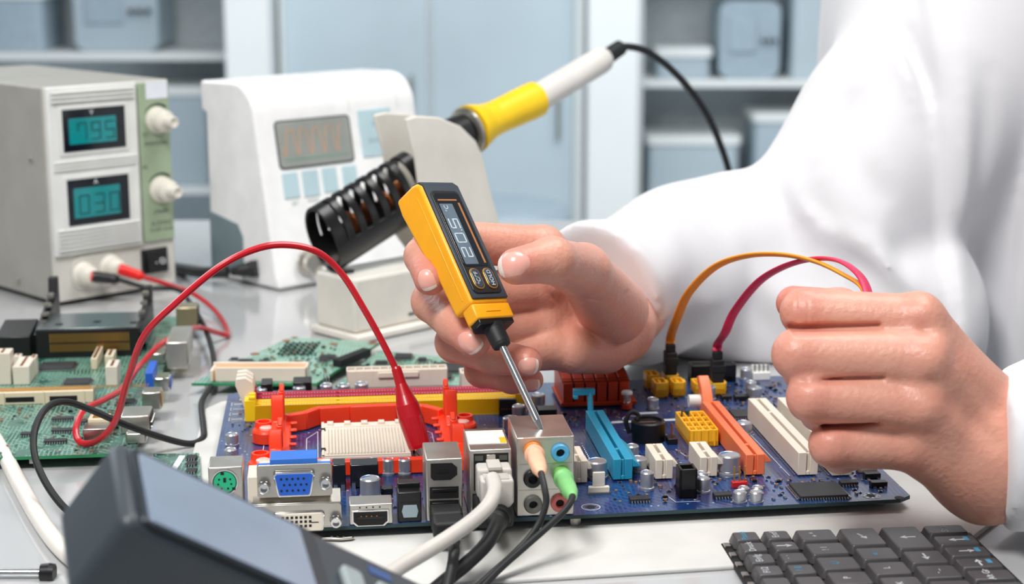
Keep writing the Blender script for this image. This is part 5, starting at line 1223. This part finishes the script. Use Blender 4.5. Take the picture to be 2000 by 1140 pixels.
HB = dict(
 index=pj([(1792, 628, 69.2, 1.12), (1572, 610, 69.9, .98), (1580, 628, 72.0, .85), (1650, 640, 73.2, .75)]),
 middle=pj([(1800, 702, 68.3, 1.15), (1560, 692, 68.9, 1.06), (1572, 722, 71.4, .92), (1650, 725, 72.8, .8)]),
 ring=pj([(1795, 790, 68.4, 1.12), (1586, 776, 68.6, 1.0), (1602, 802, 71.2, .86), (1680, 800, 72.6, .75)]),
 little=pj([(1775, 868, 69.2, 1.05), (1626, 868, 69.0, .93), (1640, 886, 71.0, .8), (1700, 880, 72.4, .7)]),
 thumb=pj([(1850, 760, 73.2, 1.6), (1740, 660, 74.4, 1.2), (1640, 606, 74.2, .95), (1550, 592, 73.2, .76)]))
def handB(P):
    d = None
    for k in ('index', 'middle', 'ring', 'little'):
        f_ = chain(P, HB[k], .22); d = f_ if d is None else smin(d, f_, .34)
    W1, W2 = pix(1930, 830, 71.2), pix(1925, 935, 70.8)
    palm = smin(cone(P, HB['index'][0][0], W1, 1.1, 1.9), cone(P, HB['middle'][0][0], W1, 1.15, 1.9), .7)
    palm = smin(palm, cone(P, HB['ring'][0][0], W2, 1.12, 1.7), .7); palm = smin(palm, cone(P, HB['little'][0][0], W2, 1.05, 1.7), .7)
    palm = smin(palm, cone(P, pix(1790, 740, 71.6), pix(1880, 880, 72), 1.3, 1.6), .8)
    palm = smin(palm, cone(P, (W1+W2)*.5, pix(2300, 790, 80), 2.7, 3.2), .8)
    d = smin(d, cone(P, pix(1586, 645, 70.9), pix(1720, 662, 71.2), .55, .9), .2); d = smin(d, palm, .28); d = smin(d, chain(P, HB['thumb'], .3), .3)
    for x, y in ((1572, 604), (1566, 690), (1590, 775)):
        for dx in (-14, -4, 6):
            q, _ = seg_d(P, pix(x+dx, y-26, 69), pix(x+dx-3, y+22, 69), .2); d = d + .05*np.exp(-(q/.08)**2)
    for (a, b) in (((1548, 640), (1715, 634)), ((1560, 733), (1715, 725)), ((1606, 826), (1712, 819))):
        q, _ = seg_d(P, pix(*a, 69.2), pix(*b, 68.6), .12); d = d + .3*np.exp(-(q/.13)**2)
    for (a, b, am, wd) in (((1806, 600), (1830, 640), -.2, .6), ((1812, 690), (1835, 720), -.2, .6), ((1805, 780), (1830, 800), -.16, .6), ((1800, 640), (1930, 790), .18, .4), ((1805, 735), (1925, 850), .16, .4)):
        q, _ = seg_d(P, pix(*a, 68.5), pix(*b, 69.5), .3); d = d + am*np.exp(-(q/wd)**2)
    return d
# the body under the coat continues both arms to the trunk
TC = (38.0, 118.0)
def trunk(P, grow=0):
    x = (P[:, 0]-TC[0])/(15+grow); y = (P[:, 1]-TC[1])/(12.5+grow); r = np.sqrt(x*x+y*y); d = (r-1)*(12.5+grow)
    return np.maximum(d, np.maximum(P[:, 2]-44, -40-P[:, 2]))
SH = pix(1905, -60, 110); EL = pix(1620, 470, 106)
def body_low(P):
    d = smin(trunk(P, -2.5), cone(P, SH, EL, 4.8, 3.8), 2); d = smin(d, cone(P, EL, pix(1345, 560, 104), 3.8, 2.5), 1)
    d = smin(d, chain(P, [(Vector((50, 104, 24)), 4.8), (Vector((52, 86, 4)), 4), (pix(2300, 790, 80), 3.2)], 1), 1.5)
    d = smin(d, cone(P, Vector((38, 116, 38)), Vector((37, 114, 54)), 5.5, 5.0), 3)
    return d
def headf(P):
    d = cone(P, Vector((36, 113, 58)), Vector((35.5, 112, 66)), 6.6, 8.2); d = smin(d, cone(P, Vector((32.5, 106.5, 56)), Vector((33, 107.5, 62)), 3.2, 4.2), 3)
    d = smin(d, cone(P, Vector((30.6, 103.2, 59.5)), Vector((31.8, 104.6, 63)), .9, .6), .9)
    d = smin(d, cone(P, Vector((37, 115, 44)), Vector((36.5, 114, 56)), 5.4, 5.2), 2)
    for s_ in (-1, 1): d = smin(d, cone(P, Vector((36+s_*6.4, 113-s_*3, 59)), Vector((36.2+s_*6.9, 113.4-s_*3, 62.5)), .8, 1.2), .5)
    for s_ in (-1, 1):
        q, _ = seg_d(P, (32.2+s_*2.7, 105.3-s_*1.6, 63.3), (32.3+s_*3.0, 105.4-s_*1.7, 63.3)); d = d + .7*np.exp(-(q/1.1)**2)
    q, _ = seg_d(P, (30.6, 104.0, 57.2), (33.2, 102.9, 57.2)); d = d + .3*np.exp(-(q/.35)**2)
    return d
parts_v, parts_q, parts_t = [], [], []; off = 0
def tone(v, joints, tips):
    t = np.full(len(v), .12)
    for p, r, a in joints: t = np.maximum(t, a*np.exp(-(((v-V3(p))**2).sum(1))/(r*r)))
    return t
jA = [(HA[k][3][0], 1.2, .75) for k in HA] + [(HA[k][1][0], 1.1, .5) for k in HA]
jB = [(HB[k][1][0], 1.2, .7) for k in HB] + [(HB[k][0][0], 1.4, .45) for k in HB] + [(HB['thumb'][3][0], 1.5, .9)]
for f_, lo, hi, h_, jj in ((handA, (-5.8, 71.5, 0.8), (11.2, 97, 15.2), .11, jA), (handB, (10.2, 64.2, .2), (22.6, 76.5, 13), .1, jB), (body_low, (8, 78, -42), (60, 134, 56), 1.3, []), (headf, (24, 98, 44), (48, 126, 78), .8, [])):
    v, q = nets(f_, lo, hi, h_); v = settle(f_, v); parts_v.append(v); parts_q.append(q+off); off += len(v); parts_t.append(tone(v, jj, 0))
person = thing('person', 'person in a white lab coat holding a yellow thermometer and two cables', 'person', (TC[0], TC[1], -75))
def under(o, par=None): o.parent = par or person; o.location = Vector((-TC[0], -TC[1], 75))*S if par is None else (0, 0, 0); return o
me = raw_mesh('body', np.concatenate(parts_v), np.concatenate(parts_q), skin, np.concatenate(parts_t)); bo = bpy.data.objects.new('body', me); C.objects.link(bo); under(bo)
def nail(f_, c, t, n, ln, wd):
    t, n = Vector(t).normalized(), Vector(n).normalized(); t = (t-n*t.dot(n)).normalized(); s_ = t.cross(n); A = []; nu, nv_ = 14, 10; out = []
    for i in range(nu+1):
        a = -1+2*i/nu
        for j in range(nv_+1):
            b = -1+2*j/nv_; wx = (1-.42*max(0, -a)**2.2) * (1-.25*max(0, a-.55)**1.2*2); ex_ = a*(1-.16*b*b); out.append(c + t*(ex_*ln/2) + s_*(b*wd/2*wx) + n*1.2)
    Pn = np.array([tuple(p) for p in out]); nn = V3(n)
    for _ in range(40): Pn = Pn - nn*np.maximum(f_(Pn), -.05)[:, None]*.85
    bb = np.tile(np.linspace(-1, 1, nv_+1), nu+1); aa = np.repeat(np.linspace(-1, 1, nu+1), nv_+1); Pn = Pn + nn*(.034 - .04*bb**6 - .03*np.maximum(-aa, 0)**6)[:, None]
    g = G(); vs = [tuple(p) for p in Pn]; top_ = len(vs); vs2 = [tuple(p-nn*.06) for p in Pn]
    fc = []; ms = []
    for i in range(nu):
        for j in range(nv_): fc.append((i*(nv_+1)+j, i*(nv_+1)+j+1, (i+1)*(nv_+1)+j+1, (i+1)*(nv_+1)+j)); ms.append(1 if i >= nu-2 else 0)
    b = len(g.v); g.v += vs; g.f += [list(x) for x in fc]; g.m += ms
    o = g.build('fingernail', [nail_m, nailtip], person); o.location = Vector((-TC[0], -TC[1], 75))*S; o.parent = bo; o.location = (0, 0, 0)
    return o
cf = -fwd
def im(x, y, k=0): return rt*x - upc*y + fwd*k
nail(handA, pix(1004, 517, 74.2), im(-1, .15, .1), cf + upc*.25 - rt*.1, 1.45, 1.15)
nail(handA, pix(835, 546, 76.3), im(.25, .9, -.1), cf*.8 - rt*.35 - upc*.1, 1.0, .8)
nail(handA, pix(916, 667, 76), im(.75, .7, -.1), cf + upc*.05 + rt*.25 - upc*.2, 1.05, .95)
nail(handA, pix(1030, 712, 77), im(1, .15, 0), cf - upc*.15 + rt*.15, .95, .85)
nail(handA, pix(1038, 750, 78.3), im(1, .1, 0), cf - upc*.35 + rt*.1, .8, .65)
# the coat
coat_m = mat('coat_cotton', (222, 221, 224), .85, bump=.12, bscale=1500, sheen=.2, noise=.015, nscale=30, dist=.0004)
cA = [(pix(1150, 580, 91), 4.0), (pix(1262, 562, 98.5), 4.55), (pix(1345, 518, 105), 5.2), (pix(1600, 500, 108), 6.5)]
pA, pB_, pC_ = V3(pix(1062, 440, 92.5)), V3(pix(1222, 716, 94)), V3(pix(1274, 588, 90.5)); nA = np.cross(pB_-pA, pC_-pA); nA /= np.linalg.norm(nA)
if nA[0] > 0: nA = -nA
folds = [((1316, 715), (1332, 610), 92.5, 1.35, 3.0),  # ridges (negative) and valleys (positive) of the cloth
 ((1514, 345), (1600, 500), 98, .9, .9), ((1545, 352), (1665, 560), 98, -.8, 1.0), ((1575, 380), (1650, 460), 98, .7, .8), ((1608, 430), (1840, 600), 97, -.9, 1.2), ((1600, 470), (1800, 640), 97, .8, 1.1),
 ((1766, 40), (1812, 190), 102, .9, .8), ((1745, 60), (1790, 200), 102, -.6, 1.0), ((1630, 190), (1700, 90), 102, -.25, 1.6), ((1700, 160), (1640, 320), 102, .45, 1.3), ((1560, 200), (1620, 330), 100, -.4, 1.2),
 ((1350, 345), (1400, 400), 92, -.5, .7), ((1400, 360), (1480, 640), 94, .4, 1.2), ((1330, 400), (1420, 680), 92, .35, 1.0), ((1240, 470), (1320, 700), 87, -.25, .8), ((1150, 470), (1300, 540), 86, .2, .6),
 ((1720, 430), (1760, 620), 98, -.5, 1.2), ((1650, 300), (1740, 420), 100, .4, 1.4), ((1880, 100), (1900, 500), 100, -.35, 1.0), ((1935, 150), (1925, 560), 100, .3, .9), ((1975, 380), (1995, 560), 98, .7, .7), ((1500, 560), (1700, 720), 98, -.5, 1.3), ((1480, 620), (1600, 740), 98, .5, 1.0)]
fold3 = [(pix(*a, Z), pix(*b, Z), am, wd) for a, b, Z, am, wd in folds]
def coat_a(P):
    up_ = cone(P, pix(1985, -60, 111), pix(1650, 410, 106), 7.6, 6.2); up_ = smin(up_, cone(P, Vector((36, 115, 24)), pix(1985, -60, 111), 9, 7.6), 2)
    t_ = trunk(P, 1.5)
    fr_ = chain(P, cA, .6)
    skirt = cone(P, pix(1390, 600, 104), pix(1700, 620, 106), 3.6, 6.5)
    sl_ = smin(fr_, skirt, 1.4); b_ = smin(up_, t_, 3.2); d = smin(b_, sl_, .9)
    for a, b, am, wd in fold3:
        q, t = seg_d(P, a, b, .22); d = d + am*1.25*np.exp(-(q/(wd*.75))**2)*np.sin(np.clip(t, .05, .95)*PI)**.5
    d = d + .12*np.sin(P[:, 0]*.9+1.3*np.sin(P[:, 2]*.35)+P[:, 1]*.3)
    # front placket edge, a doubled layer
    e = P[:, 0] - (25.2 + .16*(18-P[:, 2])*.45); d = d - .8/(1+np.exp(-np.clip(e/.12, -30, 30)))*(P[:, 1] < 112)
    e = P[:, 0] - (31.6 - .05*(10-P[:, 2])); d = d - .8/(1+np.exp(-np.clip(e/.12, -30, 30)))*(P[:, 1] < 112)
    d = -smin(-d, -((P-pA) @ nA), .55)
    d = -smin(-d, cone(P, Vector(pA*.5+pB_*.5)+Vector(nA)*1.5, Vector(pA*.5+pB_*.5)-Vector(nA)*.6, 3.1, 2.2), .5)
    d = np.maximum(d, -P[:, 2]+.02+0*d) if False else d
    tb = np.maximum(np.maximum(.15-P[:, 2], -4.1-P[:, 2]*0-4.1+0*P[:, 2]), -99) if False else None
    return np.maximum(d, .06-P[:, 2]-100*(((P[:, 0]-22)*12+(P[:, 1]-100)*8 > 0) & ((P[:, 0]-22)*12+(P[:, 1]-100)*26 > 0)))
cB = [(pix(1975, 882, 70.6), 3.35), (pix(2300, 780, 80), 4.6), (Vector((52, 86, 6)), 5.2), (Vector((50, 104, 24)), 7.5)]
qA, qB_, qC_ = V3(pix(1951, 728, 71.5)), V3(pix(1958, 1035, 70.0)), V3(pix(1974, 850, 67.4)); nB = np.cross(qB_-qA, qC_-qA); nB /= np.linalg.norm(nB)
if nB[0] > 0: nB = -nB
def coat_b(P):
    d = chain(P, cB, 1.5)
    for a, b, am, wd in ((pix(1980, 760, 68), pix(2060, 1000, 68), -.15, .5), (pix(2050, 740, 70), pix(2100, 980, 68), .3, .7), (pix(2150, 720, 72), pix(2200, 960, 70), -.3, .9)):
        q, t = seg_d(P, a, b, .3); d = d + am*np.exp(-(q/wd)**2)
    d = -smin(-d, -((P-qA) @ nB), .5)
    return np.maximum(d, .06-P[:, 2])
v1, q1 = nets(coat_a, (2, 76, -42), (58, 134, 46), .34); pass
v2, q2_ = nets(coat_b, (17, 60, 0), (60, 114, 34), .4); pass
me = raw_mesh('lab_coat', np.concatenate([v1, v2]), np.concatenate([q1, q2_+len(v1)]), coat_m); co = bpy.data.objects.new('lab_coat', me); C.objects.link(co); under(co)
s_m = co.modifiers.new('s', 'SMOOTH'); s_m.factor = .5; s_m.iterations = 3
def hairf(P):
    d = cone(P, Vector((37.5, 115, 62)), Vector((36.3, 113.2, 68)), 7.6, 8.9); d = np.maximum(d, -cone(P, Vector((30, 103, 52)), Vector((31, 104, 66)), 7.5, 6.5)); return d + .12*np.sin(P[:, 0]*3)*np.sin(P[:, 2]*.7)
v, q = nets(hairf, (24, 98, 48), (50, 128, 80), .8); me = raw_mesh('hair', settle(hairf, v), q, mat('hair_brown', (70, 48, 34), .5, bump=.4, bscale=200)); ho_ = bpy.data.objects.new('hair', me); C.objects.link(ho_); under(ho_)
for s_ in (-1, 1):
    c = Vector((32.6+s_*2.9, 105.9-s_*1.65, 63.2)); g = G().lathe([(0, -1.1), (.8, -.75), (1.1, 0), (.8, .75), (.42, 1.0)], c, Vector((-.55, -.83, 0)), 16, 0, caps=False).lathe([(.42, 1.0), (0, 1.08)], c, Vector((-.55, -.83, 0)), 16, 1, caps=False)
    o = g.build('eye', [mat('eye_white', (236, 232, 228), .2), darkhole], bo); o.location = (0, 0, 0)
